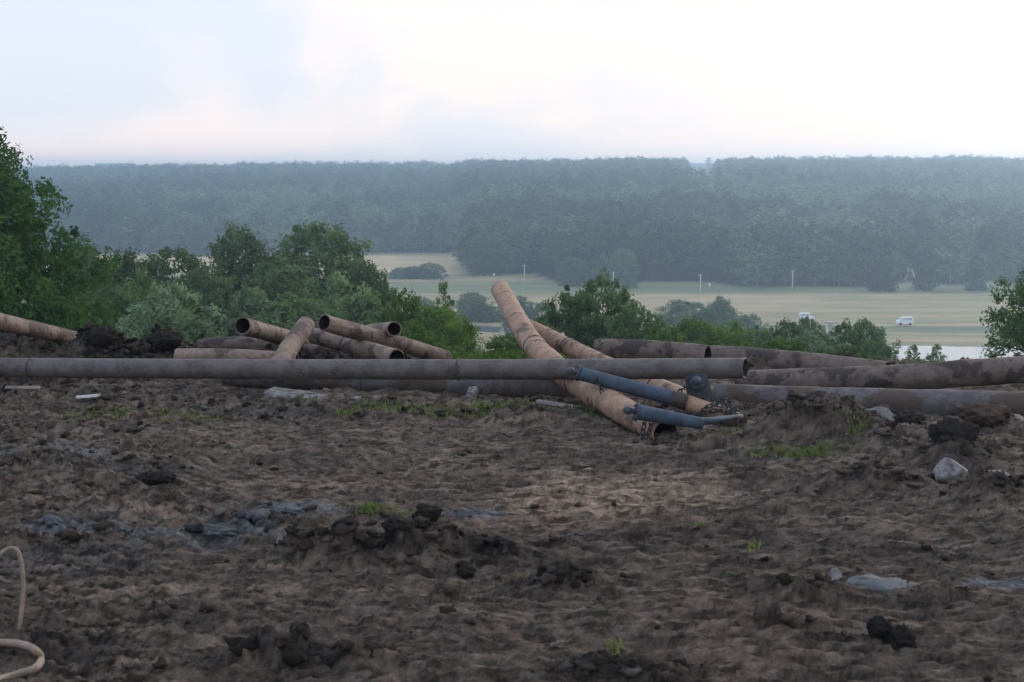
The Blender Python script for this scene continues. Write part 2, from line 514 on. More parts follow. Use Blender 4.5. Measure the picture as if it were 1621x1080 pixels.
def terrain(x, y):
    x = np.asarray(x, float); y = np.asarray(y, float)
    s = y - 18.5
    slope = -0.162 * np.log1p(np.exp(np.clip(s / 1.3, -40, 40))) * 1.3
    slope = np.where(s > 40, -0.162 * s, slope)
    # soft floor at -37.5
    z = -37.5 + 2.5 * np.log1p(np.exp(np.clip((slope + 37.5) / 2.5, -30, 30)))
    z = np.where(slope > -20, slope, z)
    a = x / np.maximum(y, 1.0)
    s0 = 700 + (510 - 700) * sstep(a, -0.05, -0.02)
    top = -12 + 5 * sstep(a, -0.36, -0.12) + 3.0 * sstep(a, -0.1, 0.12) + 1.2 * sstep(a, 0.13, 0.30)
    top = top + sstep(y, 1850, 2500) * (3.0 + 16 * sstep(a, 0.09, 0.12))
    u = (y - s0)
    prof = np.interp(u, [0, 40, 110, 220, 300, 420, 620, 1000, 2600], [0, 0.02, 0.12, 0.36, 0.42, 0.60, 0.78, 1.0, 1.0])
    z = z + (top + 37.5) * prof * (y > 400)
    z = z + 0.5 * fbm(x * 0.012, y * 0.012, 3, 11) * sstep(y, 60, 200) * (1 + 2.0 * sstep(y, 900, 1500))
    # low knolls at the forest edge on the right
    z = z + 2.2 * np.exp(-((a - 0.284) / 0.022) ** 2 - ((y - 490) / 16) ** 2) + 2.6 * np.exp(-((a - 0.338) / 0.02) ** 2 - ((y - 492) / 15) ** 2)
    # river channel
    far = np.where(x < 82, 363 - 0.45 * x, 326 - 0.08 * (x - 82)); width = np.interp(x, [-60, -7, 82, 200], [14, 16, 38, 46])
    mid = far - width / 2 + 1.2 * fbm(x * 0.05, y * 0, 2, 3)
    z = z - 1.3 * sstep(-(np.abs(y - mid) - width / 2), -1.0, 2.5)
    # under the detailed mud sheet the coarse land sits lower
    inside = (y < 23.5) & (np.abs(x) < (2.0 + 0.46 * y))
    z = np.where(inside, z - 0.9, z)
    return z


def terr(x, y):
    return float(terrain(np.array([x]), np.array([y]))[0])


rows = list(np.arange(-30, 20, 3.0)) + list(np.arange(20, 30, 0.7)) + list(np.geomspace(30, 270, 90)) + list(np.arange(272, 390, 1.6)) + list(np.geomspace(392, 2560, 150))
rows = np.array(rows); NCt = 260
tt = np.linspace(-1, 1, NCt)
YY, TT = np.meshgrid(rows, tt, indexing='ij')
XX = TT * (32 + 0.72 * np.maximum(YY, 0))
ZZ = terrain(XX, YY)
# land colours (what actually grows / lies there)
g = lambda *c: np.array(c)
landc = np.ones(XX.shape + (3,)) * g(0.075, 0.10, 0.04)
def paint(c, m, col):
    col = np.asarray(col)
    if col.ndim == 1: col = col[None, None, :]
    return c * (1 - m[..., None]) + col * m[..., None]
landc = paint(landc, sstep(24 - YY, -3, 2), (0.075, 0.058, 0.05))
stripe = fbm(XX * 0.006 + 3, YY * 0.10, 4, 21, 0.6)
meadow = sstep(YY, 285, 300) * (YY < 900)
landc = paint(landc, meadow, (0.28, 0.235, 0.12))
landc = paint(landc, meadow * sstep(stripe, -0.05, 0.35), (0.38, 0.295, 0.18))
landc = paint(landc, meadow * sstep(-stripe, 0.08, 0.4) * 0.8, (0.165, 0.195, 0.085))
ax = XX / np.maximum(YY, 1)
tan = sstep(YY, 395, 410) * sstep(-YY, -455, -440)
landc = paint(landc, tan * sstep(-np.abs(ax - 0.12), -0.13, -0.06) * 0.7, (0.38, 0.29, 0.18))
landc = paint(landc, sstep(YY, 452, 462) * sstep(-YY, -510, -500) * 0.75, (0.13, 0.17, 0.085))
landc = paint(landc, sstep(YY, 345, 352) * sstep(-YY, -366, -360) * sstep(ax, 0.22, 0.29) * 0.85, (0.09, 0.125, 0.07))
corn = sstep(YY, 545, 552) * sstep(-YY, -668, -655) * sstep(-ax, 0.02, 0.04)
landc = paint(landc, corn, (0.47, 0.36, 0.20))
landc = paint(landc, sstep(YY, 529, 533) * sstep(-YY, -545, -540) * sstep(-ax, 0.02, 0.04) * 0.6, (0.20, 0.21, 0.11))
landc = paint(landc, np.exp(-((ax - 0.287) / 0.03) ** 2 - ((YY - 478) / 7) ** 2) * 0.9, (0.40, 0.33, 0.25))
landc = paint(landc, np.exp(-((ax - 0.338) / 0.025) ** 2 - ((YY - 481) / 6) ** 2) * 0.7, (0.36, 0.32, 0.22))
landc = paint(landc, (YY > forest_edge(XX, YY) + 8) * 1.0, (0.035, 0.045, 0.03))
landc *= (1 + 0.35 * fbm(XX * 0.03, YY * 0.25, 3, 31))[..., None]
nr = len(rows)
idx = np.arange(nr * NCt).reshape(nr, NCt)
F = np.stack([idx[:-1, :-1], idx[:-1, 1:], idx[1:, 1:], idx[1:, :-1]], -1).reshape(-1, 4)
me = new_mesh('valley_land', np.stack([XX, YY, ZZ], -1).reshape(-1, 3), F, M['land'], attrs={'soil': ('FLOAT_COLOR', landc.reshape(-1, 3))})
tag(obj('valley_land', me), 'valley with mown meadows and wooded rise beyond the muddy ridge', kind='structure')

# river
mw = bpy.data.materials.new('river_water'); nt, n, l, b = nodes_of(mw)
b.inputs['Base Color'].default_value = (0.12, 0.14, 0.15, 1); b.inputs['Roughness'].default_value = 0.05; b.inputs['Specular IOR Level'].default_value = 1.0; b.inputs['IOR'].default_value = 1.45
t_ = n.new('ShaderNodeTexCoord'); mp_ = n.new('ShaderNodeMapping'); mp_.inputs['Scale'].default_value = (0.25, 1.4, 1)
nz_ = n.new('ShaderNodeTexNoise'); nz_.inputs['Scale'].default_value = 1.3; nz_.inputs['Detail'].default_value = 4
bp_ = n.new('ShaderNodeBump'); bp_.inputs['Strength'].default_value = 0.10; bp_.inputs['Distance'].default_value = 0.05
l.new(t_.outputs['Object'], mp_.inputs[0]); l.new(mp_.outputs[0], nz_.inputs[0]); l.new(nz_.outputs[0], bp_.inputs['Height']); l.new(bp_.outputs[0], b.inputs['Normal'])
xs = np.linspace(-130, 260, 80); V = []
for x_ in xs:
    far_ = 363 - 0.45 * x_ if x_ < 82 else 326 - 0.08 * (x_ - 82)
    w_ = np.interp(x_, [-60, -7, 82, 200], [14, 16, 38, 46])
    V += [(x_, far_ + 3, -37.85), (x_, far_ - w_ - 3, -37.85)]
Fq = [(2 * i, 2 * i + 1, 2 * i + 3, 2 * i + 2) for i in range(len(xs) - 1)]
tag(obj('river_water', new_mesh('river_water', V, Fq, mw)), 'pale still river reflecting the sky below the meadow', kind='structure')

# ------------------------------------------------------------------ the near mud, fine sheet with real relief
BUMPS = []


def mound(px, py, sx, sy, h, dark=0.0, d=None, rough=1.0):
    p = G(px, py) if d is None else P(px, 600, d)
    BUMPS.append((p.x, p.y, sx, sy, h, dark, rough))


mound(1275, 706, 0.52, 0.28, 0.33, 0.5, rough=1.8); mound(1350, 704, 0.55, 0.32, 0.20, 0.4, rough=1.6); mound(1130, 714, 0.34, 0.13, 0.10, 0.3, rough=1.3)
mound(1440, 722, 0.6, 0.35, 0.13, 0.0, rough=1.5); mound(1545, 722, 0.6, 0.30, 0.10, 0.0, rough=1.6); mound(1590, 690, 0.4, 0.25, 0.12, 0, rough=1.4)
mound(1190, 765, 0.5, 0.25, 0.06, 0.3, rough=1.2); mound(1390, 775, 0.45, 0.2, 0.14, 0.5, rough=1.3)
mound(600, 900, 0.42, 0.17, 0.14, 1.0, rough=1.3); mound(700, 890, 0.32, 0.17, 0.15, 1.0, rough=1.3); mound(780, 895, 0.22, 0.14, 0.09, 1.0, rough=1.2); mound(500, 895, 0.3, 0.15, 0.11, 0.9, rough=1.3); mound(850, 880, 0.3, 0.1, 0.03, 0.7); mound(600, 850, 0.45, 0.14, 0.06, 0.2)
mound(880, 935, 0.28, 0.16, 0.11, 0.7, rough=1.6); mound(690, 960, 0.5, 0.12, 0.03, 0.3)
mound(50, 770, 0.75, 0.4, 0.20, 0.1, rough=1.6); mound(140, 870, 0.6, 0.25, 0.07, 0.1, rough=1.4); mound(410, 855, 0.60, 0.3, 0.09, 0.0, rough=1.9)
mound(1560, 800, 0.45, 0.22, 0.16, 0.5, rough=1.4); mound(1500, 740, 0.35, 0.2, 0.14, 0.5, rough=1.4)
mound(1290, 960, 0.3, 0.15, 0.08, 0.5, rough=1.3); mound(1460, 965, 0.35, 0.16, 0.05, 0.3); mound(1250, 1010, 0.25, 0.12, 0.05, 0.5, rough=1.3)
mound(820, 672, 0.45, 0.18, 0.13, 0.3, rough=1.4); mound(610, 650, 0.35, 0.22, 0.10, 0.2, rough=1.4); mound(700, 658, 0.5, 0.2, 0.05, 0)
mound(910, 670, 0.4, 0.2, 0.08, 0.2); mound(500, 1060, 0.5, 0.15, 0.08, 0.7, rough=1.6); mound(980, 1085, 0.4, 0.12, 0.08, 0.7, rough=1.4); mound(330, 645, 0.8, 0.35, 0.07, 0, rough=1.3)
mound(60, 640, 0.7, 0.3, 0.06, 0, rough=1.3); mound(1150, 640, 0.5, 0.3, 0.06, 0.2)
# heaps along the crest
for px_, d_, sx_, sy_, h_, dk in ((152, 17.2, 0.30, 0.25, 0.42, 0.9), (258, 17.5, 0.34, 0.28, 0.38, 0.9), (205, 17.3, 0.25, 0.25, 0.14, 0.9), (40, 17.3, 0.6, 0.4, 0.40, 0.7), (200, 17.0, 0.7, 0.35, 0.26, 0.8),
                              (-80, 17.0, 0.8, 0.5, 0.4, 0.6), (330, 17.6, 0.6, 0.4, 0.24, 0.6), (540, 17.6, 0.8, 0.45, 0.30, 0.3), (90, 16.4, 0.9, 0.3, 0.22, 0.7),
                              (660, 18.0, 0.6, 0.4, 0.10, 0.0), (1190, 17.5, 0.4, 0.25, 0.16, 0.1), (1620, 16.4, 0.8, 0.3, 0.22, 0.1), (1400, 17.6, 0.9, 0.4, 0.08, 0.1), (410, 17.0, 0.45, 0.3, 0.27, 0.5)):
    mound(px_, 0, sx_, sy_, h_, dk, d=d_, rough=1.6)
BUMPS.append((G(1060, 703).x, G(1060, 703).y, 0.30, 0.10, 0.075, 0.3, 1.0))
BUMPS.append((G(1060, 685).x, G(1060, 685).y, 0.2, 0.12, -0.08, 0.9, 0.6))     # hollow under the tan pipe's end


def mud_fields(x, y):
    warp = fbm(x * 1.6, y * 1.6, 3, 61)
    x_, y_ = x + 0.10 * warp, y + 0.10 * fbm(x * 1.6, y * 1.6, 3, 62)
    mac = np.zeros_like(x); dark = np.zeros_like(x); rgh = np.ones_like(x) * 0.55
    for (cx, cy, sx, sy, h, dk, rg) in BUMPS:
        e = np.exp(-np.clip(((x_ - cx) / sx) ** 2 + ((y_ - cy) / sy) ** 2, 0, 30))
        mac += h * e; dark = np.maximum(dark, dk * e); rgh = np.maximum(rgh, rg * e)
    rgh = np.maximum(rgh, 0.95 * sstep(y, 12.8, 14.2) * (1 - 0.55 * sstep(y, 14.7, 15.2) * sstep(-y, -17.0, -16.6)))
    rgh = np.maximum(rgh, 0.9 * sstep(-x / np.maximum(y, 1), 0.12, 0.30))
    # smooth packed track from lower centre-right up to the right-centre
    tr = np.exp(-(((x - (1.35 - 0.05 * (y - 8))) / (1.1 + 0.06 * (y - 7))) ** 2)) * sstep(-y, -13.2, -12.0)
    rgh = rgh * (1 - 0.72 * tr * (dark < 0.3))
    return mac, dark, rgh, tr


def mud_height(x, y, fine=True):
    mac, dark, rgh, tr = mud_fields(x, y)
    z = terrain_base(y) + mac
    z = z + 0.075 * fbm(x * 0.55, y * 0.8, 4, 71) + 0.035 * fbm(x * 1.5, y * 2.6, 3, 72)
    if fine:
        wx = x + 0.05 * fbm(x * 6, y * 6, 2, 63); wy = y + 0.05 * fbm(x * 6, y * 6, 2, 64)
        zone = sstep(fbm(x * 0.9, y * 1.4, 3, 79), -0.25, 0.35)
        z = z + np.minimum(rgh, 1.2) * (0.10 * lumps(wx * 3.2, wy * 4.8, 1, 0.42) * zone + 0.075 * lumps(wx * 6.5, wy * 10, 2, 0.5) * (0.4 + 0.6 * zone) + 0.038 * lumps(wx * 15, wy * 22, 3, 0.55))
        rgh = np.minimum(rgh, 1.15)
        z = z + rgh * (0.060 * fbm(wx * 5, wy * 9, 6, 73, 0.68) + 0.050 * (0.5 - np.abs(fbm(wx * 8, wy * 17, 5, 74, 0.68))))
        # drag and track marks: long low ridges running across the view
        st = fbm(x * 1.3 + 0.4 * y, y * 14 + 0.8 * x, 3, 75, 0.6)
        rd = 0.5 - np.abs(fbm(x * 0.9 + 0.3 * y, y * 9 + 0.5 * x + 4, 4, 78, 0.62)) * 2.2
        z = z + (0.034 + 0.040 * tr) * rd * sstep(-y, -14.0, -12.0) * (dark < 0.3)
        z = z + (0.040 + 0.014 * tr) * st * sstep(-y, -14.5, -12.5)
        cle = np.sin((y + 0.04 * x + 0.03 * fbm(x * 3, y * 3, 2, 76)) * 2 * math.pi / 0.11)
        cm = tr * sstep(fbm(x * 1.1, y * 1.7, 2, 77), -0.15, 0.2)
        z = z + 0.024 * cle * cm
    return z


def terrain_base(y):
    s = y - 18.5
    return -0.162 * np.log1p(np.exp(np.clip(s / 1.3, -40, 40))) * 1.3


def ground_z(x, y):
    return float(mud_height(np.array([x]), np.array([y]), False)[0])


NC = 860
ys = [4.0]
while ys[-1] < 24.2:
    ys.append(ys[-1] + (2.2 + 0.47 * ys[-1]) * 2 / NC * 1.25)
ys = np.array(ys); tt = np.linspace(-1, 1, NC)
YY, TT = np.meshgrid(ys, tt, indexing='ij'); XX = TT * (2.2 + 0.47 * YY)
mac, dark, rgh, tr = mud_fields(XX, YY)
ZZ = mud_height(XX, YY)
# soil colours: deposits with shapes of their own
c = np.ones(XX.shape + (3,)) * g(0.150, 0.117, 0.091)
f1 = fbm(XX * 0.9, YY * 1.8, 5, 81, 0.6); f2 = fbm(XX * 3.1, YY * 6.0, 4, 82, 0.6); f3 = fbm(XX * 0.5 + 4, YY * 1.1, 4, 83)
f4 = fbm(XX * 4.0, YY * 17, 5, 84, 0.7); f5 = fbm(XX * 14, YY * 40, 4, 85, 0.7)
c = paint(c, sstep(f1 + 0.4 * f2, 0.05, 0.45) * 0.55, (0.26, 0.19, 0.147))
c = paint(c, sstep(-f1 - 0.3 * f2, 0.1, 0.5) * 0.6, (0.080, 0.066, 0.060))

f4b = fbm(XX * 3.0, YY * 15, 4, 86, 0.7)


def blot(px, py, sx, sy, col, k, n=0.6):
    global c
    p = G(px, py)
    e = np.exp(-((XX - p.x) / sx) ** 2 - ((YY - p.y) / sy) ** 2)
    c = paint(c, sstep(e + n * (f2 * 0.8 + f1 * 0.5 + f4b * 1.2), 0.30, 0.80) * k, col)


blot(950, 795, 0.9, 0.8, (0.36, 0.26, 0.185), 0.95); blot(1060, 775, 0.7, 0.5, (0.33, 0.245, 0.18), 0.9)
blot(850, 830, 0.5, 0.4, (0.22, 0.15, 0.11), 0.6); blot(640, 770, 1.2, 0.5, (0.17, 0.12, 0.09), 0.5)
blot(1150, 990, 0.55, 0.6, (0.20, 0.14, 0.11), 0.7); blot(1130, 1060, 0.5, 0.35, (0.20, 0.14, 0.11), 0.7); blot(1220, 900, 1.0, 0.4, (0.17, 0.125, 0.1), 0.5)
blot(1560, 712, 0.8, 0.26, (0.42, 0.27, 0.19), 0.95); blot(1440, 690, 0.8, 0.3, (0.19, 0.15, 0.125), 0.6); blot(1330, 850, 1.0, 0.6, (0.15, 0.115, 0.095), 0.5)
for a in ((420, 835, 0.55, 0.4), (335, 865, 0.42, 0.28), (475, 815, 0.4, 0.28), (60, 730, 0.7, 0.45), (110, 840, 0.4, 0.4), (210, 860, 0.4, 0.25), (1390, 945, 0.3, 0.16), (740, 820, 0.4, 0.2), (1380, 695, 0.35, 0.2), (1590, 930, 0.3, 0.2)):
    blot(*a, (0.155, 0.170, 0.182), 0.85)
for a in ((70, 900, 1.0, 0.4), (200, 760, 1.0, 0.5), (330, 625, 1.3, 0.5), (430, 655, 1.0, 0.4)):
    blot(*a, (0.085, 0.085, 0.085), 0.5)
blot(100, 1040, 0.5, 0.25, (0.05, 0.043, 0.04), 0.8); blot(430, 1050, 0.5, 0.22, (0.045, 0.038, 0.035), 0.8); blot(1450, 880, 0.7, 0.25, (0.06, 0.05, 0.045), 0.6); blot(1000, 860, 0.6, 0.3, (0.065, 0.053, 0.047), 0.7)
blot(640, 1010, 0.8, 0.25, (0.14, 0.10, 0.085), 0.5); blot(750, 650, 1.2, 0.25, (0.2, 0.145, 0.115), 0.6)
for a in ((160, 662, 0.5, 0.35), (590, 655, 0.5, 0.25), (720, 662, 0.7, 0.2), (275, 665, 0.5, 0.25), (1270, 722, 0.5, 0.12), (480, 645, 0.5, 0.15)):
    blot(*a, (0.10, 0.125, 0.05), 0.55)
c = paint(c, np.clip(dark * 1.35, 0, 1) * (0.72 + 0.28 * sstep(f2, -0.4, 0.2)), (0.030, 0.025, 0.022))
c = paint(c, sstep(f4 + 0.3 * f1, 0.02, 0.15) * 0.65, c * 1.9 + np.array([0.012, 0.010, 0.008]))
c = paint(c, sstep(-f4 + 0.5 * f5, 0.05, 0.18) * 0.85, c * 0.34)
c = paint(c, sstep(f5, 0.20, 0.30) * 0.5, (0.19, 0.175, 0.165))
c = paint(c, sstep(YY, 18.6, 20.0) * sstep(f1 + 0.5, 0.0, 0.6), (0.09, 0.11, 0.05))
idx = np.arange(len(ys) * NC).reshape(len(ys), NC)
F = np.stack([idx[:-1, :-1], idx[:-1, 1:], idx[1:, 1:], idx[1:, :-1]], -1).reshape(-1, 4)
me = new_mesh('muddy_ground', np.stack([XX, YY, ZZ], -1).reshape(-1, 3), F, M['soil'], attrs={'soil': ('FLOAT_COLOR', c.reshape(-1, 3))})
tag(obj('muddy_ground', me), 'churned brown mud with tracks, clods and grey clay on the ridge', kind='structure')
SOILC, SX, SY = c, XX, YY


def mud_at(x, y):
    """height of the finished sheet under (x, y) and its soil colour (nearest sample)"""
    i = int(np.clip(np.searchsorted(ys, y), 0, len(ys) - 1)); w = 2.2 + 0.47 * ys[i]
    j = int(np.clip(round((x / w + 1) / 2 * (NC - 1)), 0, NC - 1))
    return float(ZZ[i, j]), SOILC[i, j]


# ------------------------------------------------------------------ clods, stones
def ico(sub):
    import bmesh
    bm = bmesh.new(); bmesh.ops.create_icosphere(bm, subdivisions=sub, radius=1.0)
    v = np.array([q.co[:] for q in bm.verts]); f = np.array([[q.index for q in p.verts] for p in bm.faces]); bm.free()
    return v, f


ICO1, ICO2, ICO3, ICO4 = ico(1), ico(2), ico(3), ico(4)


def lumpy(base, seed, amp=0.35, freq=1.6, cuts=0, octs=3):
    v, f = base; v = v.copy()
    r = 1 + amp * fbm(v[:, 0] * freq + seed * 3.3 + v[:, 2] * 0.7, v[:, 1] * freq + v[:, 2] * freq * 0.9 + seed, octs, seed, 0.6)
    v = v * r[:, None]
    rs = np.random.RandomState(seed)
    for _ in range(cuts):
        nrm = rs.normal(size=3); nrm /= np.linalg.norm(nrm); k = 0.5 + 0.3 * rs.rand()
        dd = v @ nrm - k; v = v - np.outer(np.maximum(dd, 0), nrm) * 0.95
    return v, f


def rock(name, cat, label, px, py, size, mat, seed, rot=0, cuts=7, amp=0.25, sink=0.25, base=ICO4, tilt=(0, 0), group=None, d=None, colour=None, smooth=False, z=None):
    p = G(px, py) if d is None else P(px, py, d)
    v, f = lumpy(base, seed, amp * (0.6 if name == 'earth_clod' else 1), cuts=cuts)
    if name == 'earth_clod':
        amp_ = 0.5; v = v * (1 + amp_ * fbm(v[:, 0] * 3.6 + v[:, 2] * 2.8 + seed, v[:, 1] * 3.9 - v[:, 2] * 2.6, 5, seed + 9, 0.75))[:, None]
    v = v * np.array(size)
    if z is None:
        z = mud_at(p.x, p.y)[0] + size[2] * (1 - sink) - (0 if d is None else 0)
        if d is not None: z = p.z
    at = None
    if colour is not None:
        at = {'soil': ('FLOAT_COLOR', np.tile(np.array(colour), (len(v), 1)) * (1 + 0.3 * fbm(v[:, 0] * 30, v[:, 2] * 30 + v[:, 1] * 20, 3, seed))[:, None])}
    o = obj(name, new_mesh(name, v, f, mat, smooth=smooth, attrs=at), None, (p.x, p.y, z), (tilt[0], tilt[1], rot))
    return tag(o, label, cat, group)


rs = np.random.RandomState(7)
NCAND = 260000
cy_ = 5.0 + 13.9 * rs.rand(NCAND) ** 0.75; cx_ = (rs.rand(NCAND) * 2 - 1) * (0.6 + 0.43 * cy_)
_m, dk_, rg_, tr_ = mud_fields(cx_, cy_)
patch = sstep(fbm(cx_ * 1.1, cy_ * 1.9, 3, 91), -0.12, 0.30)
dens = (0.05 + 0.75 * np.clip(rg_ - 0.6, 0, 1) + 0.6 * dk_) * (0.35 + 0.65 * patch)
ok = np.where(rs.rand(NCAND) < dens * 0.45)[0][:42000]
cx_, cy_, dk_, rg_ = cx_[ok], cy_[ok], dk_[ok], rg_[ok]; n_ = len(ok)
cs_ = 0.0045 + 0.030 * rs.rand(n_) ** 5.0 * (0.6 + 0.6 * rg_) + 0.0006 * cy_
cs_ *= np.where(((rg_ > 1.0) | (dk_ > 0.4)) & (rs.rand(n_) < 0.22), 1.0 + 1.6 * rs.rand(n_), 1.0)
cs_ = np.minimum(cs_, 0.055)
ii = np.clip(np.searchsorted(ys, cy_), 0, len(ys) - 1); ww = 2.2 + 0.47 * ys[ii]
jj = np.clip(np.round((cx_ / ww + 1) / 2 * (NC - 1)).astype(int), 0, NC - 1)
cz_ = ZZ[ii, jj]; ccol = SOILC[ii, jj] * (0.45 + 0.5 * rs.rand(n_))[:, None]
ccol[:, 1] = np.minimum(ccol[:, 1], ccol[:, 0] * 0.9)
ccol = np.minimum(ccol, 0.16)
pale = rs.rand(n_) < 0.006; ccol[pale] = (0.20, 0.195, 0.185)


def scatter(sel, base, nvar, seed0, amp):
    """all the clods of one base shape as arrays"""
    var = [lumpy(base, seed0 + k, amp, 2.6, cuts=5, octs=4)[0] for k in range(nvar)]
    VA = np.stack(var); f = base[1]; m_ = len(sel); k = rs.randint(nvar, size=m_)
    v = VA[k] * np.stack([cs_[sel] * (0.9 + 0.8 * rs.rand(m_)), cs_[sel], cs_[sel] * (0.55 + 0.4 * rs.rand(m_))], -1)[:, None, :]
    a = rs.rand(m_) * 6.28; ca, sa = np.cos(a)[:, None], np.sin(a)[:, None]
    v = np.stack([v[..., 0] * ca - v[..., 1] * sa, v[..., 0] * sa + v[..., 1] * ca, v[..., 2]], -1)
    v = v + np.stack([cx_[sel], cy_[sel], cz_[sel] + 0.15 * cs_[sel]], -1)[:, None, :]
    nv = v.shape[1]
    F_ = (f[None] + (np.arange(m_) * nv)[:, None, None]).reshape(-1, 3)
    return v.reshape(-1, 3), F_, np.repeat(ccol[sel], nv, 0)


big_ = np.where(cs_ > 0.024)[0]; small_ = np.where(cs_ <= 0.024)[0]
for sel, base, amp_c, lab in ((small_, ICO1, 1.0, 'loose crumbs of soil strewn over the mud'), (big_, ICO2, 1.6, 'fist sized clods of earth on the dirt piles and mud')):
    v_, f_, c_ = scatter(sel, base, 16, 100, amp_c)
    me = new_mesh('loose_clods', v_, f_, M['clod'], smooth=False, attrs={'soil': ('FLOAT_COLOR', c_)})
    tag(obj('loose_clods', me), lab, 'soil clods', kind='stuff')

DK = (0.036, 0.031, 0.028)
rock('earth_clod', 'clod', 'large dark earth clod on the crest just right of the tapering rusty pipe', 160, 533, (0.17, 0.15, 0.12), M['clod'], 3, amp=0.75, cuts=0, d=17.0, colour=DK, base=ICO4)
rock('earth_clod', 'clod', 'rounded dark earth clod on the crest left of the pipe heap', 262, 538, (0.20, 0.15, 0.11), M['clod'], 4, amp=0.7, cuts=0, d=17.2, colour=DK, base=ICO4)
rock('earth_clod', 'clod', 'dark round clod at lower right, right one of a touching pair', 1424, 1026, (0.085, 0.08, 0.075), M['clod'], 5, amp=0.6, cuts=0, colour=(0.03, 0.027, 0.026), sink=0.3)
rock('earth_clod', 'clod', 'dark smaller clod at lower right, left one of a touching pair', 1390, 1022, (0.06, 0.06, 0.055), M['clod'], 6, amp=0.6, cuts=0, colour=(0.03, 0.027, 0.026), sink=0.3)
rock('earth_clod', 'clod', 'dark clod behind the pale upright stone at the right', 1508, 735, (0.2, 0.14, 0.13), M['clod'], 8, amp=0.6, cuts=0, colour=DK, sink=0.45)
rock('earth_clod', 'clod', 'crumbly reddish brown clod below the thick grey pipe near the right edge', 1555, 692, (0.22, 0.13, 0.11), M['clod'], 9, amp=0.8, cuts=0, colour=(0.12, 0.085, 0.066), sink=0.4, base=ICO4)
rock('earth_clod', 'clod', 'small upright brown clod against the thick grey pipe at the right', 1398, 672, (0.07, 0.06, 0.09), M['clod'], 10, amp=0.5, cuts=0, colour=(0.14, 0.11, 0.095), sink=0.3)
rock('earth_clod', 'clod', 'low dark clod under the thick grey pipe right of the small upright clod', 1440, 676, (0.14, 0.1, 0.08), M['clod'], 12, amp=0.6, cuts=0, colour=(0.06, 0.048, 0.042), sink=0.3)
rock('earth_clod', 'clod', 'blocky black clod crowning the dark mound in the middle foreground', 678, 838, (0.10, 0.09, 0.075), M['clod'], 13, amp=0.6, cuts=3, colour=DK, sink=0.15, base=ICO4)
rock('earth_clod', 'clod', 'dark clod alone in the mud below the dark mound', 738, 918, (0.055, 0.05, 0.04), M['clod'], 14, amp=0.6, cuts=0, colour=DK, sink=0.3)
rock('earth_clod', 'clod', 'dark flat clod on the brown mud at left centre', 250, 784, (0.15, 0.08, 0.05), M['clod'], 15, amp=0.6, cuts=0, colour=DK, sink=0.35)
rock('stone', 'stone', 'pale sharp stone standing tilted in the mud at the right', 1508, 772, (0.16, 0.11, 0.15), M['stone'], 21, rot=0.5, cuts=9, tilt=(0.2, 0.55), sink=0.45)
rock('stone', 'stone', 'dull grey half buried rock right of the pale upright stone', 1562, 780, (0.24, 0.15, 0.11), M['stone_grey'], 36, rot=0.1, cuts=10, sink=0.55)
rock('stone_slab', 'stone', 'flat grey stone slab on top of the dirt pile by the thick pipe', 1310, 668, (0.2, 0.16, 0.085), M['stone_grey'], 22, rot=-0.2, cuts=6, amp=0.15, tilt=(-0.06, 0.12), z=0.27, d=13.1)
rock('stone', 'stone', 'bluish grey broken rock on the bank right of the dirt pile', 1384, 694, (0.24, 0.16, 0.13), M['clay'], 23, rot=0.3, cuts=10, sink=0.35)
rock('stone', 'stone', 'rounded whitish grey stone in front of the buried grey pipe', 747, 632, (0.085, 0.075, 0.085), M['stone'], 24, cuts=4, sink=0.15)
rock('stone_slab', 'stone', 'blue grey flat slab half buried in the mud at lower right', 1382, 944, (0.24, 0.15, 0.04), M['clay'], 25, rot=0.05, cuts=9, amp=0.7, sink=0.62)
rock('stone', 'stone', 'small grey rock at the left end of the blue grey slab', 1320, 934, (0.05, 0.05, 0.05), M['stone_grey'], 26, cuts=8, sink=0.3)
rock('stone', 'stone', 'grey block stuck upright in the left foot of the dark mound', 447, 892, (0.05, 0.05, 0.07), M['stone_grey'], 27, cuts=8, sink=0.3)
rock('stone', 'stone', 'small pale pebble on the slope of the dark mound', 634, 858, (0.022, 0.02, 0.018), M['stone'], 28, cuts=4, sink=0.2)
rock('stone', 'stone', 'small white stone right of the pale concrete slab', 565, 645, (0.055, 0.04, 0.04), M['stone'], 29, cuts=7, sink=0.2)
rock('stone', 'stone', 'small grey stone in the face of the dirt pile', 1302, 690, (0.07, 0.06, 0.06), M['stone_grey'], 30, cuts=7, sink=0.2)
rock('stone', 'stone', 'grey mud coated rock near the right edge behind the pale stone', 1605, 680, (0.10, 0.09, 0.07), M['stone_grey'], 31, cuts=6, sink=0.2)
rock('clay_lump', 'clay', 'bluish clay lump in the grey patch left of the dark mound', 455, 826, (0.11, 0.07, 0.05), M['clay'], 32, cuts=2, amp=1.1, sink=0.4)
rock('clay_lump', 'clay', 'bluish clay lump at the lower end of the grey patch', 345, 868, (0.12, 0.06, 0.045), M['clay'], 33, cuts=2, amp=1.1, sink=0.4)
rock('clay_lump', 'clay', 'bluish clay lump at the far left of the foreground mud', 85, 835, (0.08, 0.06, 0.045), M['clay'], 34, cuts=2, amp=1.1, sink=0.35)
rock('clay_lump', 'clay', 'pale clay lump high on the grey heap at the left', 60, 738, (0.12, 0.08, 0.06), M['clay'], 35, cuts=2, amp=1.1, sink=0.4)

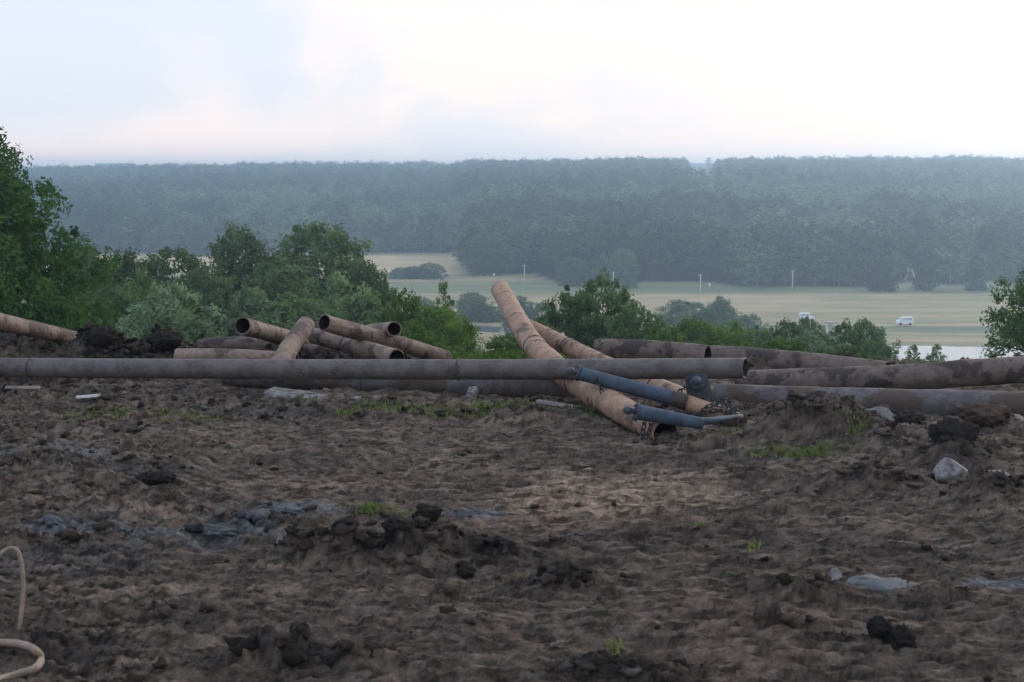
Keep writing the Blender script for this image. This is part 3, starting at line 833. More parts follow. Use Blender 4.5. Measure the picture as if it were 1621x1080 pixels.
# concrete slab and boards
def slab(name, label, cat, a, b_, width, thick, mat, seed=0, za=None, zb=None):
    pa, pb = G(*a), G(*b_)
    pa.z = mud_at(pa.x, pa.y)[0] + (za or 0); pb.z = mud_at(pb.x, pb.y)[0] + (zb or 0)
    L = (pb - pa).length; n = 14; v = []; f = []
    rs_ = np.random.RandomState(seed)
    for i in range(n):
        e = 0.10 * width * rs_.rand()
        for (yy, z_) in ((-width / 2 + e, 0), (width / 2 - e * 0.6, 0), (width / 2 - e * 0.6 - 0.006, thick), (-width / 2 + e + 0.006, thick * (0.92 + 0.08 * rs_.rand()))):
            v.append((L * (i / (n - 1) - 0.5) + (0.02 * (rs_.rand() - 0.5) if i in (0, n - 1) else 0), yy, z_))
    for i in range(n - 1):
        for j in range(4):
            f.append((i * 4 + j, i * 4 + (j + 1) % 4, i * 4 + 4 + (j + 1) % 4, i * 4 + 4 + j))
    f.append((3, 2, 1, 0)); f.append(tuple((n - 1) * 4 + j for j in range(4)))
    ctr = (pa + pb) / 2; dv = pb - pa
    o = obj(name, new_mesh(name, v, f, mat, smooth=False), None, ctr, (0, -math.atan2(dv.z, math.hypot(dv.x, dv.y)), math.atan2(dv.y, dv.x)))
    return tag(o, label, cat)


slab('concrete_slab', 'broken pale concrete slab lying in front of the buried pipe', 'slab', (424, 640), (512, 643), 0.34, 0.10, M['stone'], 3, 0.03, -0.01)
slab('board', 'pale weathered board in the mud left of the tan pipe', 'board', (850, 657), (920, 660), 0.10, 0.025, M['wood'], 4, 0.05, 0.04)
slab('board', 'thin whitish board lying in the mud at the far left', 'board', (10, 634), (64, 633), 0.08, 0.02, M['wood'], 5, 0.10, 0.10)
slab('plastic_scrap', 'flat bluish white scrap behind the grass patch at the left', 'scrap', (122, 646), (158, 646), 0.09, 0.02, M['concrete'], 6, 0.03, 0.03)

# ------------------------------------------------------------------ pipes
pipe('long straight grey brown pipe raised level across the middle, open at its right end', [(-110, 581, 15.6), (300, 584, 15.1), (800, 585, 14.6), (1180, 583, 14.3)], 0.108, M['pipe_grey'], n=120, rough=0.002, seed=1, cut=0.3, seams=(0.14, 0.62))
pipe('rusty tan pipe curving up from the blue tongs, highest end in the scene', [(1054, 686, 12.75), (955, 632, 14.0), (900, 596, 14.95), (850, 553, 16.2), (822, 513, 17.6), (804, 480, 19.0), (792, 459, 20.0)], 0.132, M['pipe_tan'], rough=0.010, seed=2, seams=(0.30, 0.52))
pipe('rusty tan pipe running behind the curved one and sloping down under the chain', [(812, 507, 19.8), (870, 534, 18.6), (960, 578, 16.9), (1040, 612, 15.5), (1110, 645, 14.5), (1166, 672, 13.8)], 0.108, M['pipe_tan'], rough=0.009, seed=3, seams=(0.28, 0.6))
pipe('half buried grey pipe under the raised pipe, left of the tan one', [(360, 598, 16.6), (560, 604, 16.2), (800, 612, 15.8), (926, 618, 15.6)], 0.155, M['pipe_low'], rough=0.008, seed=4, seams=(0.36, 0.74))
pipe('thick dirty grey pipe lying lowest at the right, running out of frame', [(1132, 630, 14.9), (1300, 636, 14.6), (1500, 641, 14.3), (1720, 646, 14.0)], 0.155, M['pipe_low'], rough=0.008, seed=5, seams=(0.5,))
pipe('muddy brown pipe bending up to the right edge above the lowest one', [(1168, 607, 16.4), (1330, 602, 15.9), (1450, 597, 15.5), (1540, 590, 15.3), (1720, 580, 15.1)], 0.15, M['pipe_brown'], rough=0.012, seed=6)
pipe('mud spotted grey pipe behind the open end of the raised pipe', [(944, 554, 17.9), (1040, 558, 17.6), (1120, 566, 17.3)], 0.148, M['pipe_brown'], rough=0.012, seed=8)
pipe('brown pipe sloping gently down to the right along the crest', [(1074, 562, 18.2), (1240, 573, 17.5), (1405, 592, 16.7)], 0.15, M['pipe_brown'], rough=0.010, seed=11)
pipe('rusty pipe at the far left edge tapering away into the dark clods', [(-70, 493, 15.2), (20, 514, 16.2), (138, 541, 18.0)], 0.098, M['pipe_pink'], rough=0.004, seed=12)
pipe('leftmost pipe of the heap with its open end up and facing the camera', [(384, 516, 16.2), (450, 534, 17.3), (530, 556, 19.0)], 0.103, M['pipe_pink'], rough=0.005, seed=13)
pipe('short pale pipe leaning across the heap like a prop', [(484, 515, 17.0), (462, 545, 16.3), (438, 584, 15.5)], 0.112, M['pipe_pink'], rough=0.005, seed=14)
pipe('topmost pipe of the heap with a black open end beside the leaning one', [(513, 511, 15.9), (600, 535, 16.7), (705, 566, 17.8)], 0.097, M['pipe_pink'], rough=0.008, seed=15)
pipe('pipe of the heap whose black open end points right above the others', [(624, 521, 16.6), (590, 524, 18.0), (545, 530, 20.0)], 0.090, M['pipe_pink'], rough=0.005, seed=16)
pipe('lowest sloping pipe of the heap with a dark open end at lower right', [(498, 532, 17.3), (560, 548, 16.6), (628, 567, 15.6)], 0.100, M['pipe_pink'], rough=0.008, seed=17, seams=(0.42,))
pipe('muddy grey pipe half buried at the left foot of the heap', [(316, 549, 17.4), (380, 545, 17.3), (450, 553, 17.2)], 0.095, M['pipe_brown'], rough=0.010, seed=18)
pipe('pale dusty pipe just behind the raised pipe left of the heap', [(280, 566, 16.0), (360, 566, 15.9), (470, 572, 15.9)], 0.10, M['pipe_pink'], rough=0.006, seed=19)
pipe('short earth brown pipe buried under the middle of the heap', [(480, 558, 17.6), (560, 560, 17.5), (640, 572, 17.3)], 0.10, M['pipe_brown'], rough=0.008, seed=20)

# ------------------------------------------------------------------ blue three-armed pipe tongs with chains
apex = P(1172, 659, 13.55)
tool = empty('pipe_grab', apex)
tag(tool, 'blue three armed steel grab with flanged ball ends and chains on tan pipe', 'pipe grab')
A0 = np.array(apex)


def part(name, parts, mat, parent, smooth=True):
    v, f = merge(parts) if isinstance(parts, list) else parts
    return obj(name, new_mesh(name, np.asarray(v) - A0, f, mat, smooth=smooth), parent)


def arm(start, end, r0, r1, knob_r, fl_r, bend=None):
    s, e = np.array(start), np.array(end)
    d = (e - s) / np.linalg.norm(e - s)
    pts = spline([s, e] if bend is None else [s, np.array(bend), e], 24)
    a = part('arm', tube(pts, np.linspace(r0, r1, 24), 24), M['blue'], tool)
    # flange plate with bolts, neck and ball end
    part('flange', tube([s - d * 0.012, s + d * 0.012], fl_r, 24), M['blue_dark'], tool, False)
    nk = tube([s - d * 0.055, s - d * 0.01], knob_r * 0.62, 14)
    part('neck', nk, M['blue_dark'], tool)
    v, f = ICO3
    part('ball_end', (v * knob_r + (s - d * 0.085), f.tolist()), M['blue_dark'], tool)
    ref = np.cross(d, [0, 0, 1.0]); ref /= np.linalg.norm(ref); up = np.cross(ref, d)
    for k in range(6):
        q = s + (ref * math.cos(k * math.pi / 3 + 0.3) + up * math.sin(k * math.pi / 3 + 0.3)) * (fl_r * 0.8)
        part('bolt', tube([q - d * 0.028, q + d * 0.02], 0.011, 6), M['blue_dark'], tool, False)
    return a, d


s1 = P(916, 591, 13.98); e1 = P(1066, 631, 13.8)
a1, d1 = arm(s1, e1, 0.068, 0.074, 0.042, 0.082)
part('sleeve', tube([np.array(e1) - d1 * 0.02, np.array(e1) + d1 * 0.14], [0.078, 0.08], 24), M['sleeve'], tool)
part('tan_tube', tube(spline([P(1076, 634, 13.82), P(1120, 649, 13.72), P(1168, 666, 13.55)], 14), 0.080, 24), M['pipe_tan'], tool)
s2 = P(1008, 652, 12.7); e2 = P(1112, 671, 12.75)
arm(s2, e2, 0.072, 0.056, 0.042, 0.086)
part('tie_bar', tube(spline([P(1088, 668, 12.74), P(1125, 666, 12.9), P(1174, 659, 13.4)], 12), np.linspace(0.044, 0.024, 12), 14), M['blue'], tool)
s3 = P(1104, 606, 13.9); e3 = P(1120, 655, 13.95)
arm(s3 + Vector((0, 0, 0)), P(1110, 618, 14.25), 0.055, 0.05, 0.045, 0.070)
part('upright_plate', merge([(np.array([(P(*q)[0], P(*q)[1], P(*q)[2]) for q in ((1084, 595, 14.0), (1118, 589, 14.0), (1127, 620, 14.0), (1133, 650, 14.0), (1113, 652, 14.0), (1087, 623, 14.0),
      (1084, 595, 14.04), (1118, 589, 14.04), (1127, 620, 14.04), (1133, 650, 14.04), (1113, 652, 14.04), (1087, 623, 14.04))]),
      [(5, 4, 3, 2, 1, 0), (6, 7, 8, 9, 10, 11)] + [(i, (i + 1) % 6, (i + 1) % 6 + 6, i + 6) for i in range(6)])]), M['blue_dark'], tool, False)
part('rear_leg', tube(spline([P(1112, 622, 14.06), P(1125, 645, 13.95), P(1150, 660, 13.7)], 10), 0.038, 14), M['blue_dark'], tool)

# chain links: torus-like oval
def link_mesh(r=0.030, w=0.0065, stretch=0.55):
    V = []; F = []; n, m_ = 14, 6
    for i in range(n):
        a = 2 * math.pi * i / n
        cx, cy = math.cos(a) * r * 0.62, math.sin(a) * r * 0.62 + (stretch * r if math.sin(a) >= 0 else -stretch * r)
        for j in range(m_):
            b = 2 * math.pi * j / m_
            V.append((cx + math.cos(a) * w * math.cos(b), cy + math.sin(a) * w * math.cos(b), w * math.sin(b)))
    for i in range(n):
        for j in range(m_):
            F.append((i * m_ + j, ((i + 1) % n) * m_ + j, ((i + 1) % n) * m_ + (j + 1) % m_, i * m_ + (j + 1) % m_))
    return new_mesh('link', V, F, M['chain'])


LINK = link_mesh()


def chain(pts, step=0.052):
    c_ = spline([np.array(p) for p in pts], 200); c_ = np.array(c_)
    Ls = np.concatenate([[0], np.cumsum(np.linalg.norm(np.diff(c_, axis=0), axis=1))])
    ch = empty('chain'); ch.parent = tool; ch.location = Vector(c_[0]) - apex
    k = 0; s = 0
    while s < Ls[-1]:
        i = min(int(np.searchsorted(Ls, s)), 198)
        t = Vector(c_[i + 1] - c_[i]).normalized()
        o = obj('link', LINK, ch, Vector(c_[i]) - Vector(c_[0]))
        q = t.to_track_quat('Y', 'Z') @ Matrix.Rotation((math.pi / 2) * (k % 2) + 0.3, 3, 'Y').to_quaternion()
        o.rotation_mode = 'QUATERNION'; o.rotation_quaternion = q
        s += step; k += 1
    return ch


chain([P(944, 597, 13.84), P(950, 612, 13.82), P(957, 632, 13.85), P(966, 652, 13.9)])
chain([P(1021, 667, 12.7), P(1018, 680, 12.68), P(1016, 697, 12.6)])
chain([P(1031, 668, 12.72), P(1028, 682, 12.68), P(1020, 696, 12.6)])
chain([P(1072, 626, 14.0), P(1080, 616, 13.95), P(1090, 614, 13.9)])
chain([P(1106, 660, 13.6), P(1114, 648, 13.62), P(1130, 641, 13.62), P(1150, 645, 13.55), P(1170, 653, 13.46)])
chain([P(1104, 655, 13.58), P(1122, 652, 13.58), P(1140, 650, 13.55), P(1168, 657, 13.44)])
chain([P(1122, 638, 13.75), P(1136, 636, 13.72), P(1152, 641, 13.65), P(1168, 649, 13.52)])

# ------------------------------------------------------------------ hose in the left foreground
def hose(label, pts, r, n=70):
    c_ = spline([np.array(p) for p in pts], n); c_ = np.array(c_)
    ctr = c_.mean(axis=0); ctr[2] = c_[:, 2].min()
    v, f = tube(c_ - ctr, r, 14)
    return tag(obj('hose', new_mesh('hose', v, f, M['hose']), None, ctr), label, 'hose')


gz = lambda px, py: G(px, py, mud_at(G(px, py).x, G(px, py).y)[0] + 0.02)
hose('beige hose looped on the mud at the bottom left corner', [gz(-60, 1022), gz(-20, 1018), gz(25, 1019), gz(52, 1027), gz(65, 1042), gz(55, 1058), gz(20, 1070), gz(-30, 1082), gz(-80, 1080)], 0.020)
hose('bent pale hose arching up at the left edge above the loop', [P(-70, 1000, 7.35), P(-30, 930, 7.4), P(-8, 888, 7.4), P(10, 870, 7.42), P(26, 870, 7.42), P(34, 892, 7.42), P(37, 930, 7.42), P(33, 975, 7.4), P(26, 1020, 7.35)], 0.011)

# ------------------------------------------------------------------ foliage
def leaves(centres, radii, n, size, seed, tints=None, flat=0.75, up=0.25, squash=1.0, zs=1.0):
    """n leaf quads scattered round clump centres"""
    rs_ = np.random.RandomState(seed)
    k = rs_.randint(len(centres), size=n)
    dirs = rs_.normal(size=(n, 3)); dirs /= np.linalg.norm(dirs, axis=1)[:, None]
    rad = rs_.rand(n) ** 0.45
    pos = centres[k] + dirs * (rad * radii[k])[:, None] * np.array([1, 1, squash])
    nr_ = dirs * 0.7 + rs_.normal(size=(n, 3)) * flat + np.array([0, 0, up]); nr_ /= np.linalg.norm(nr_, axis=1)[:, None]
    a = np.cross(nr_, rs_.normal(size=(n, 3))); a /= np.linalg.norm(a, axis=1)[:, None]; b = np.cross(nr_, a)
    s = size * (0.6 + 0.8 * rs_.rand(n))[:, None]
    s = s * np.array([1, 1, zs])
    V = np.stack([pos - a * s, pos - b * s * 0.5, pos + a * s, pos + b * s * 0.5], 1).reshape(-1, 3)
    F = np.arange(n * 4).reshape(n, 4)
    ct = rs_.rand(len(centres)) if tints is None else tints
    t = np.clip(ct[k] * 0.6 + 0.4 * rs_.rand(n), 0, 1)
    return V, F, np.repeat(t, 4)


def clumps(prof, n, seed, depth=0.35, r=0.12, jitter=0.12, lobes=5):
    # outline: bulges drawn from smooth noise on angle and height
    """clump centres inside a body of revolution; prof = [(z, radius)]; lobed so that the outline is uneven"""
    rs_ = np.random.RandomState(seed)
    zs = np.array([p[0] for p in prof]); rr = np.array([p[1] for p in prof])
    ph = rs_.rand(8) * 6.28
    z = zs[0] + (zs[-1] - zs[0]) * rs_.rand(n * 3)
    w = np.interp(z, zs, rr); keep = rs_.rand(n * 3) < (w / w.max()) ** 1.2 + 0.05
    z = z[keep][:n]; w = w[keep][:n]; m_ = len(z)
    a = rs_.rand(m_) * 6.28
    H_ = max(zs[-1], 1e-6)
    lob = 1 + jitter * 7.0 * fbm(np.cos(a) * 1.3 + ph[0] * 5, np.sin(a) * 1.3 + z / H_ * 3.2 + ph[1] * 5, 2, seed)
    q = w * (1 - depth * rs_.rand(m_) ** 1.3) * lob * (1 + 0.15 * rs_.normal(size=m_))
    C = np.stack([np.cos(a) * q, np.sin(a) * q, z + 0.02 * rs_.normal(size=m_)], -1)
    rad = r * (0.5 + 0.9 * rs_.rand(m_))
    return C, rad


PROFILES = {
    'round': [(0.10, 0.28), (0.22, 0.42), (0.45, 0.50), (0.68, 0.46), (0.85, 0.34), (0.95, 0.20), (1.0, 0.08)],
    'wide': [(0.02, 0.40), (0.15, 0.50), (0.45, 0.52), (0.7, 0.48), (0.86, 0.38), (0.95, 0.25), (1.0, 0.12)],
    'bush': [(0.0, 0.46), (0.2, 0.54), (0.5, 0.53), (0.75, 0.42), (0.92, 0.24), (1.0, 0.08)],
    'spire': [(0.0, 0.5), (0.3, 0.6), (0.55, 0.5), (0.75, 0.32), (0.92, 0.15), (1.0, 0.05)],
}
CROWNS = {}


def crown_mesh(kind, mat, var, n=15000, size=0.022, nc=330, r=0.075):
    key = (kind, mat, var)
    if key not in CROWNS:
        seed = abs(hash(kind)) % 1 + len(CROWNS) * 31 + var * 7 + 5
        C, rad = clumps(PROFILES[kind], nc, seed, r=r, depth=0.6, jitter=0.05)
        asp = 1.0 if kind == 'bush' else 0.55
        if kind in ('wide', 'round'):
            C, rad = clumps(PROFILES[kind], 620, seed, r=0.085, depth=0.6, jitter=0.035); n = 26000
        V, F, t = leaves(C, rad, n, size, seed, squash=asp, zs=asp)
        CROWNS[key] = new_mesh('crown', V, F, M[mat], smooth=False, attrs={'tint': ('FLOAT', t)})
    return CROWNS[key]


TRUNKS = {}


def trunk_mesh(var, mat='bark', top=0.85, r=0.025, limbs=6):
    key = (var, mat)
    if key not in TRUNKS:
        rs_ = np.random.RandomState(var + 50); parts = []
        c_ = spline([(0, 0, -0.03), (0.01, 0.01, 0.3), (-0.015, 0.01, 0.6), (0.01, 0, top)], 12)
        parts.append(tube(c_, np.linspace(r, r * 0.2, 12), 8))
        for k in range(limbs):
            z0 = 0.2 + 0.5 * k / limbs; a = k * 2.4 + rs_.rand(); L = 0.32 * (1 - z0 * 0.5)
            p0 = np.array([0, 0, z0]); p2 = p0 + np.array([math.cos(a) * L, math.sin(a) * L, L * 0.8]); pm = (p0 + p2) / 2 + np.array([0, 0, -0.03])
            parts.append(tube(spline([p0, pm, p2], 7), np.linspace(r * 0.5, r * 0.12, 7), 6))
        v, f = merge(parts)
        TRUNKS[key] = new_mesh('trunk', v, f, M[mat])
    return TRUNKS[key]


def tree(name, label, px, py_top, wpx, d, kind, mat, var, cat='tree', group=None, rot=None, sq=1.0):
    top = P(px, py_top, d); z0 = terr(top.x, d) if d > 24 else ground_z(top.x, d)
    h = (top.z - z0) * 0.985; w = wpx / FPX * d * 1.12
    e = empty(name, (top.x, d, z0 - 0.1), (0, 0, rot if rot is not None else (px * 1.37) % 6.28))
    cr = obj('crown', crown_mesh(kind, mat, var), e, scale=(w, w * sq, h + 0.1))
    tr_ = obj('trunk', trunk_mesh(var), e, scale=(w * 0.9, w * 0.9, h))
    return tag(e, label, cat, group)


# left group
tree('tree', 'dark tree with pointed top just right of the tall tree at the left edge', 128, 384, 110, 78, 'round', 'leaf_dark', 0)
tree('tree', 'low dark tree in the dip between the pointed and the broad dark trees', 195, 404, 110, 82, 'wide', 'leaf_dark', 1)
tree('tree', 'broad dark tree left of the two tallest middle trees', 272, 396, 125, 80, 'wide', 'leaf_dark', 2)
tree('tree', 'tall green tree, the left of the two tallest beyond the pipe heap', 378, 362, 128, 84, 'round', 'leaf_mid', 0)
tree('tree', 'tallest bulky green tree directly beyond the pipe heap', 502, 356, 175, 86, 'wide', 'leaf_mid', 1)
tree('tree', 'right hand shoulder tree leaning out from the tallest bulky tree', 572, 412, 100, 82, 'wide', 'leaf_mid', 2)
tree('willow', 'silvery green willow rising behind the dark clod on the crest', 268, 450, 140, 58, 'bush', 'leaf_pale', 0, 'willow')
tree('willow', 'pale grey green willow behind the leftmost pipe of the heap', 402, 462, 110, 62, 'bush', 'leaf_pale', 1, 'willow')
tree('bush', 'dark bush filling the foot of the left trees behind the left clod', 170, 462, 130, 60, 'bush', 'leaf_dark', 3, 'bush')
tree('bush', 'green bush between the willow and the tall left middle tree', 325, 428, 110, 70, 'wide', 'leaf_mid', 3, 'bush')
tree('bush', 'pale leafy bush low behind the rounded clod on the crest', 300, 508, 90, 42, 'bush', 'leaf_pale', 2, 'bush')
tree('bush', 'deep green bush under the leaning pipe of the heap', 470, 470, 150, 60, 'bush', 'leaf_mid', 4, 'bush')
tree('bush', 'deep green bush behind the open right pointing end of the heap', 570, 468, 130, 58, 'bush', 'leaf_mid', 5, 'bush')
tree('bush', 'dark bush low between the pointed tree and the willow', 225, 438, 110, 66, 'bush', 'leaf_dark', 7, 'bush')
tree('bush', 'green bush joining the two tallest middle trees', 440, 412, 120, 76, 'wide', 'leaf_mid', 6, 'bush')
tree('bush', 'bushy green growth under the right shoulder of the tallest tree', 545, 440, 120, 66, 'bush', 'leaf_mid', 7, 'bush')
tree('bush', 'small dark bush filling the gap beside the tall left edge tree', 95, 420, 90, 70, 'wide', 'leaf_dark', 6, 'bush')
tree('sapling', 'narrow dark sapling standing at the right edge of the tallest tree', 610, 438, 36, 62, 'spire', 'leaf_dark', 0, 'sapling')
tree('bush', 'bright green bush right of the tallest tree', 640, 460, 90, 54, 'bush', 'leaf_bright', 0, 'bush')
tree('bush', 'bright green bush at the foot of the pointed sapling', 690, 482, 110, 50, 'bush', 'leaf_bright', 1, 'bush')
tree('sapling', 'pointed young tree poking up before the meadow left of centre', 702, 445, 52, 56, 'spire', 'leaf_mid', 0, 'sapling')
tree('bush', 'bright bush sloping down to the glint of river', 728, 502, 62, 46, 'bush', 'leaf_bright', 2, 'bush')
tree('bush', 'low green bush behind the foot of the curved tan pipe', 806, 531, 90, 40, 'bush', 'leaf_bright', 3, 'bush')
tree('bush', 'small green bush in the angle between the two tan pipes', 850, 510, 80, 46, 'bush', 'leaf_mid', 6, 'bush')
tree('bush', 'low bright bush above the crest right of the pipe heap', 655, 520, 110, 38, 'bush', 'leaf_bright', 4, 'bush')
tree('bush', 'dark green bush, left half of the big clump right of the tan pipes', 905, 455, 110, 56, 'bush', 'leaf_dark', 4, 'bush')
tree('bush', 'tallest dark green bush of the big clump right of the tan pipes', 955, 442, 105, 58, 'bush', 'leaf_dark', 5, 'bush')
tree('bush', 'dark bush ending the big clump on its right', 1008, 482, 90, 54, 'bush', 'leaf_dark', 6, 'bush')
# row to the right
ROW = [(1052, 512, 80, 52, 'leaf_bright', 0, 'bright bush at the left end of the long row above the brown pipes'),
       (1098, 503, 100, 66, 'leaf_bright', 1, 'light green bush in the row below the two hazy riverside trees'),
       (1150, 508, 90, 70, 'leaf_bright', 2, 'light green bush in the row below the round bluish tree'),
       (1200, 516, 80, 66, 'leaf_dark', 4, 'dark green bush in the row, between lighter neighbours'),
       (1243, 510, 85, 74, 'leaf_mid', 2, 'green bush in the row left of the white van'),
       (1290, 524, 110, 60, 'leaf_pale', 0, 'pale rounded bush in the row in front of the white post'),
       (1282, 505, 62, 110, 'leaf_mid', 4, 'bluish green bush partly hiding the van behind the row'),
       (1340, 514, 70, 70, 'leaf_dark', 5, 'dark bush right of the white post'),
       (1368, 510, 80, 78, 'leaf_mid', 6, 'tall green bush near the right end of the row'),
       (1388, 537, 58, 66, 'leaf_dark', 6, 'dark bush where the river comes into view'),
       (1240, 540, 120, 42, 'leaf_bright', 3, 'low bright bush just above the brown pipe'),
       (1150, 536, 130, 40, 'leaf_bright', 4, 'low bright bush over the end of the brown pipe on the crest'),
       (1345, 548, 95, 40, 'leaf_mid', 3, 'low green bush above the dip in the brown pipes')]
for px_, pt_, w_, d_, mt_, vv, lb in ROW:
    tree('bush', lb, px_, pt_, w_, d_, 'bush', mt_, vv, 'bush')
tree('sapling', 'small leafy sapling against the river, left of a pair', 1446, 545, 42, 60, 'spire', 'leaf_bright', 0, 'sapling')
tree('sapling', 'small leafy sapling against the river, right of a pair', 1482, 543, 34, 60, 'spire', 'leaf_mid', 1, 'sapling')
# riverside, hazy
tree('tree', 'hazy low tree by the river, left of the two above the bright bushes', 1085, 476, 90, 296, 'wide', 'leaf_mid', 1)
tree('tree', 'round hazy tree by the river right of the wide one', 1140, 471, 58, 292, 'round', 'leaf_dark', 2)
tree('bush', 'bluish low bush by the river right of the round hazy tree', 1184, 498, 60, 285, 'wide', 'leaf_dark', 0, 'bush')
tree('tree', 'bluish tree on the river bank behind the pointed young tree', 748, 464, 48, 376, 'wide', 'leaf_dark', 1)
tree('bush', 'bluish bush on the river bank right of the glint of water', 772, 484, 50, 374, 'bush', 'leaf_dark', 3, 'bush')
tree('tree', 'hazy tree on the river bank right of the upturned pipe end', 822, 469, 48, 334, 'wide', 'leaf_mid', 3)
tree('bush', 'hazy bush on the river bank left of the big dark clump', 858, 480, 50, 334, 'bush', 'leaf_mid', 5, 'bush')
tree('bush', 'hazy bush on the river bank left of the pointed young tree', 668, 470, 50, 338, 'bush', 'leaf_mid', 4, 'bush')
# bush island in the tan field
for k, (px_, pt_, w_) in enumerate(((635, 424, 34), (655, 421, 36), (680, 417, 42))):
    tree('bush', ('leftmost low bush of the hedge island in the pale field', 'middle bush of the hedge island in the pale field', 'tallest right hand bush of the hedge island in the pale field')[k],
         px_, pt_, w_, 524, 'bush', 'leaf_dark', (3, 4, 5)[k], 'bush')
# big tree at the left edge: own crown
def big_tree(label, px, py_top, d, prof, n, size, mat, seed, cat='tree', nc=260, r=0.3, lean=0.0):
    """prof in metres below/above: list of (photo y, half width px)"""
    top = P(px, py_top, d); z0 = terr(top.x, d)
    pr = [(P(px, y_, d).z - z0, hw / FPX * d) for y_, hw in prof][::-1]
    C, rad = clumps(pr, nc, seed, r=r, depth=0.85, jitter=0.07)
    C[:, 0] += lean * (C[:, 2] / pr[-1][0])
    V, F, t = leaves(C, rad, n, size, seed)
    e = empty('tree', (top.x, d, z0))
    obj('crown', new_mesh('crown', V, F, M[mat], smooth=False, attrs={'tint': ('FLOAT', t)}), e)
    h = top.z - z0
    obj('trunk', trunk_mesh(seed), e, scale=(h * 0.8, h * 0.8, h))
    return tag(e, label, cat)


big_tree('tall green tree cut off by the left edge of the picture', -50, 165, 42, [(185, 16), (225, 62), (290, 92), (350, 125), (420, 165), (500, 190), (570, 190)], 70000, 0.075, 'leaf_left', 3, nc=1500, r=0.36)
big_tree('dark leafy bush cut off by the right edge above the brown pipe', 1652, 405, 36, [(412, 26), (440, 50), (480, 72), (530, 92), (585, 92)], 16000, 0.050, 'leaf_dark', 8, 'bush', nc=330, r=0.20)

# grass on the slope just behind the crest and in patches on the mud
def grass_patch(label, spots, mat, seed, kindcat='grass', name='grass_patch', blade=0.010):
    rs_ = np.random.RandomState(seed); V = []; T = []
    for (px, py, sx, sy, n, hgt, d) in spots:
        p = G(px, py) if d is None else P(px, py, d)
        X = p.x + sx * rs_.normal(size=n) * 0.55; Y = p.y + sy * rs_.normal(size=n) * 0.55
        keep = vnoise(X * 5, Y * 7, seed + 3) > -0.05; X = X[keep]; Y = Y[keep]
        for x, y in zip(X, Y):
            z = mud_at(x, y)[0] if y < 24 else terr(x, y)
            h = hgt * (0.25 + 0.75 * rs_.rand()); a = rs_.rand() * 6.28; w = blade * (0.6 + 0.8 * rs_.rand()); ln = rs_.normal(size=2) * h * 0.45
            ca, sa = math.cos(a) * w, math.sin(a) * w
            V += [(x - ca, y - sa, z - 0.01), (x + ca, y + sa, z - 0.01), (x + ca * 0.6 + ln[0] * 0.4, y + sa * 0.6 + ln[1] * 0.4, z + h * 0.6), (x + ln[0], y + ln[1], z + h)]
            T += [rs_.rand()] * 4
    V = np.array(V); F = np.arange(len(V)).reshape(-1, 4)
    return tag(obj(name, new_mesh(name, V, F, mat, smooth=False, attrs={'tint': ('FLOAT', T)})), label, kindcat, kind='stuff')


grass_patch('thin bright grass sprouting in the mud near the left edge', [(170, 664, 0.40, 0.25, 900, 0.045, None), (280, 668, 0.6, 0.25, 500, 0.05, None)], M['grass'], 1)
grass_patch('bright grass tuft between the concrete slab and the whitish stone', [(590, 657, 0.34, 0.18, 800, 0.055, None), (640, 660, 0.5, 0.2, 300, 0.06, None)], M['grass'], 2)
grass_patch('sparse grass before the buried pipe right of centre left', [(725, 664, 0.55, 0.18, 500, 0.05, None), (800, 655, 0.4, 0.15, 300, 0.10, None)], M['grass'], 3)
grass_patch('small bright tuft on the back of the dark mound in the foreground', [(575, 815, 0.14, 0.12, 380, 0.055, None), (630, 822, 0.16, 0.1, 90, 0.05, None)], M['grass'], 4)
grass_patch('bright green tuft at the foot of the dirt pile', [(1265, 727, 0.34, 0.12, 800, 0.055, None), (1350, 716, 0.2, 0.1, 120, 0.04, None), (1362, 714, 0.1, 0.08, 60, 0.04, None)], M['grass'], 5)
grass_patch('dry grass and weeds at the base of the curved tan pipe', [(960, 668, 0.6, 0.25, 500, 0.08, None), (820, 662, 0.4, 0.15, 300, 0.10, None), (1180, 690, 0.7, 0.2, 260, 0.07, None)], M['weed'], 6)
grass_patch('single faint blades of grass in the foreground mud', [(968, 1040, 0.10, 0.08, 40, 0.08, None), (1190, 868, 0.1, 0.08, 50, 0.05, None), (1100, 840, 0.15, 0.1, 60, 0.03, None), (820, 925, 0.1, 0.06, 40, 0.06, None), (60, 600, 0.8, 0.3, 120, 0.06, None)], M['grass'], 7)
W_ = []
for px_ in range(560, 1010, 30):
    W_.append((px_, 575, 0.5, 1.6, 650, 0.20, 20.8))
for px_ in range(-60, 560, 60):
    W_.append((px_, 575, 0.8, 1.6, 400, 0.18, 21.5))
for px_ in range(1010, 1330, 60):
    W_.append((px_, 575, 0.8, 1.0, 300, 0.09, 22.5))
grass_patch('tall fresh weeds growing along the slope behind the crest', W_, M['weed'], 8, 'weeds', 'weeds', 0.016)
# rough ground cover further down the slope
W2 = []
rs = np.random.RandomState(77)
Cc = []; Rr = []
for k in range(420):
    y = 34 + 110 * rs.rand() ** 1.4; x = (rs.rand() * 2 - 1) * (0.42 * y)
    if x / y > 0.2: y += 60
    Cc.append((x, y, terr(x, y) + 0.15)); Rr.append(0.5 + 0.5 * rs.rand())
V, F, t = leaves(np.array(Cc), np.array(Rr), 20000, 0.10, 9, squash=0.55)
tag(obj('undergrowth', new_mesh('undergrowth', V, F, M['weed'], smooth=False, attrs={'tint': ('FLOAT', t)})), 'low tangled undergrowth covering the slope below the ridge', 'undergrowth', kind='stuff')

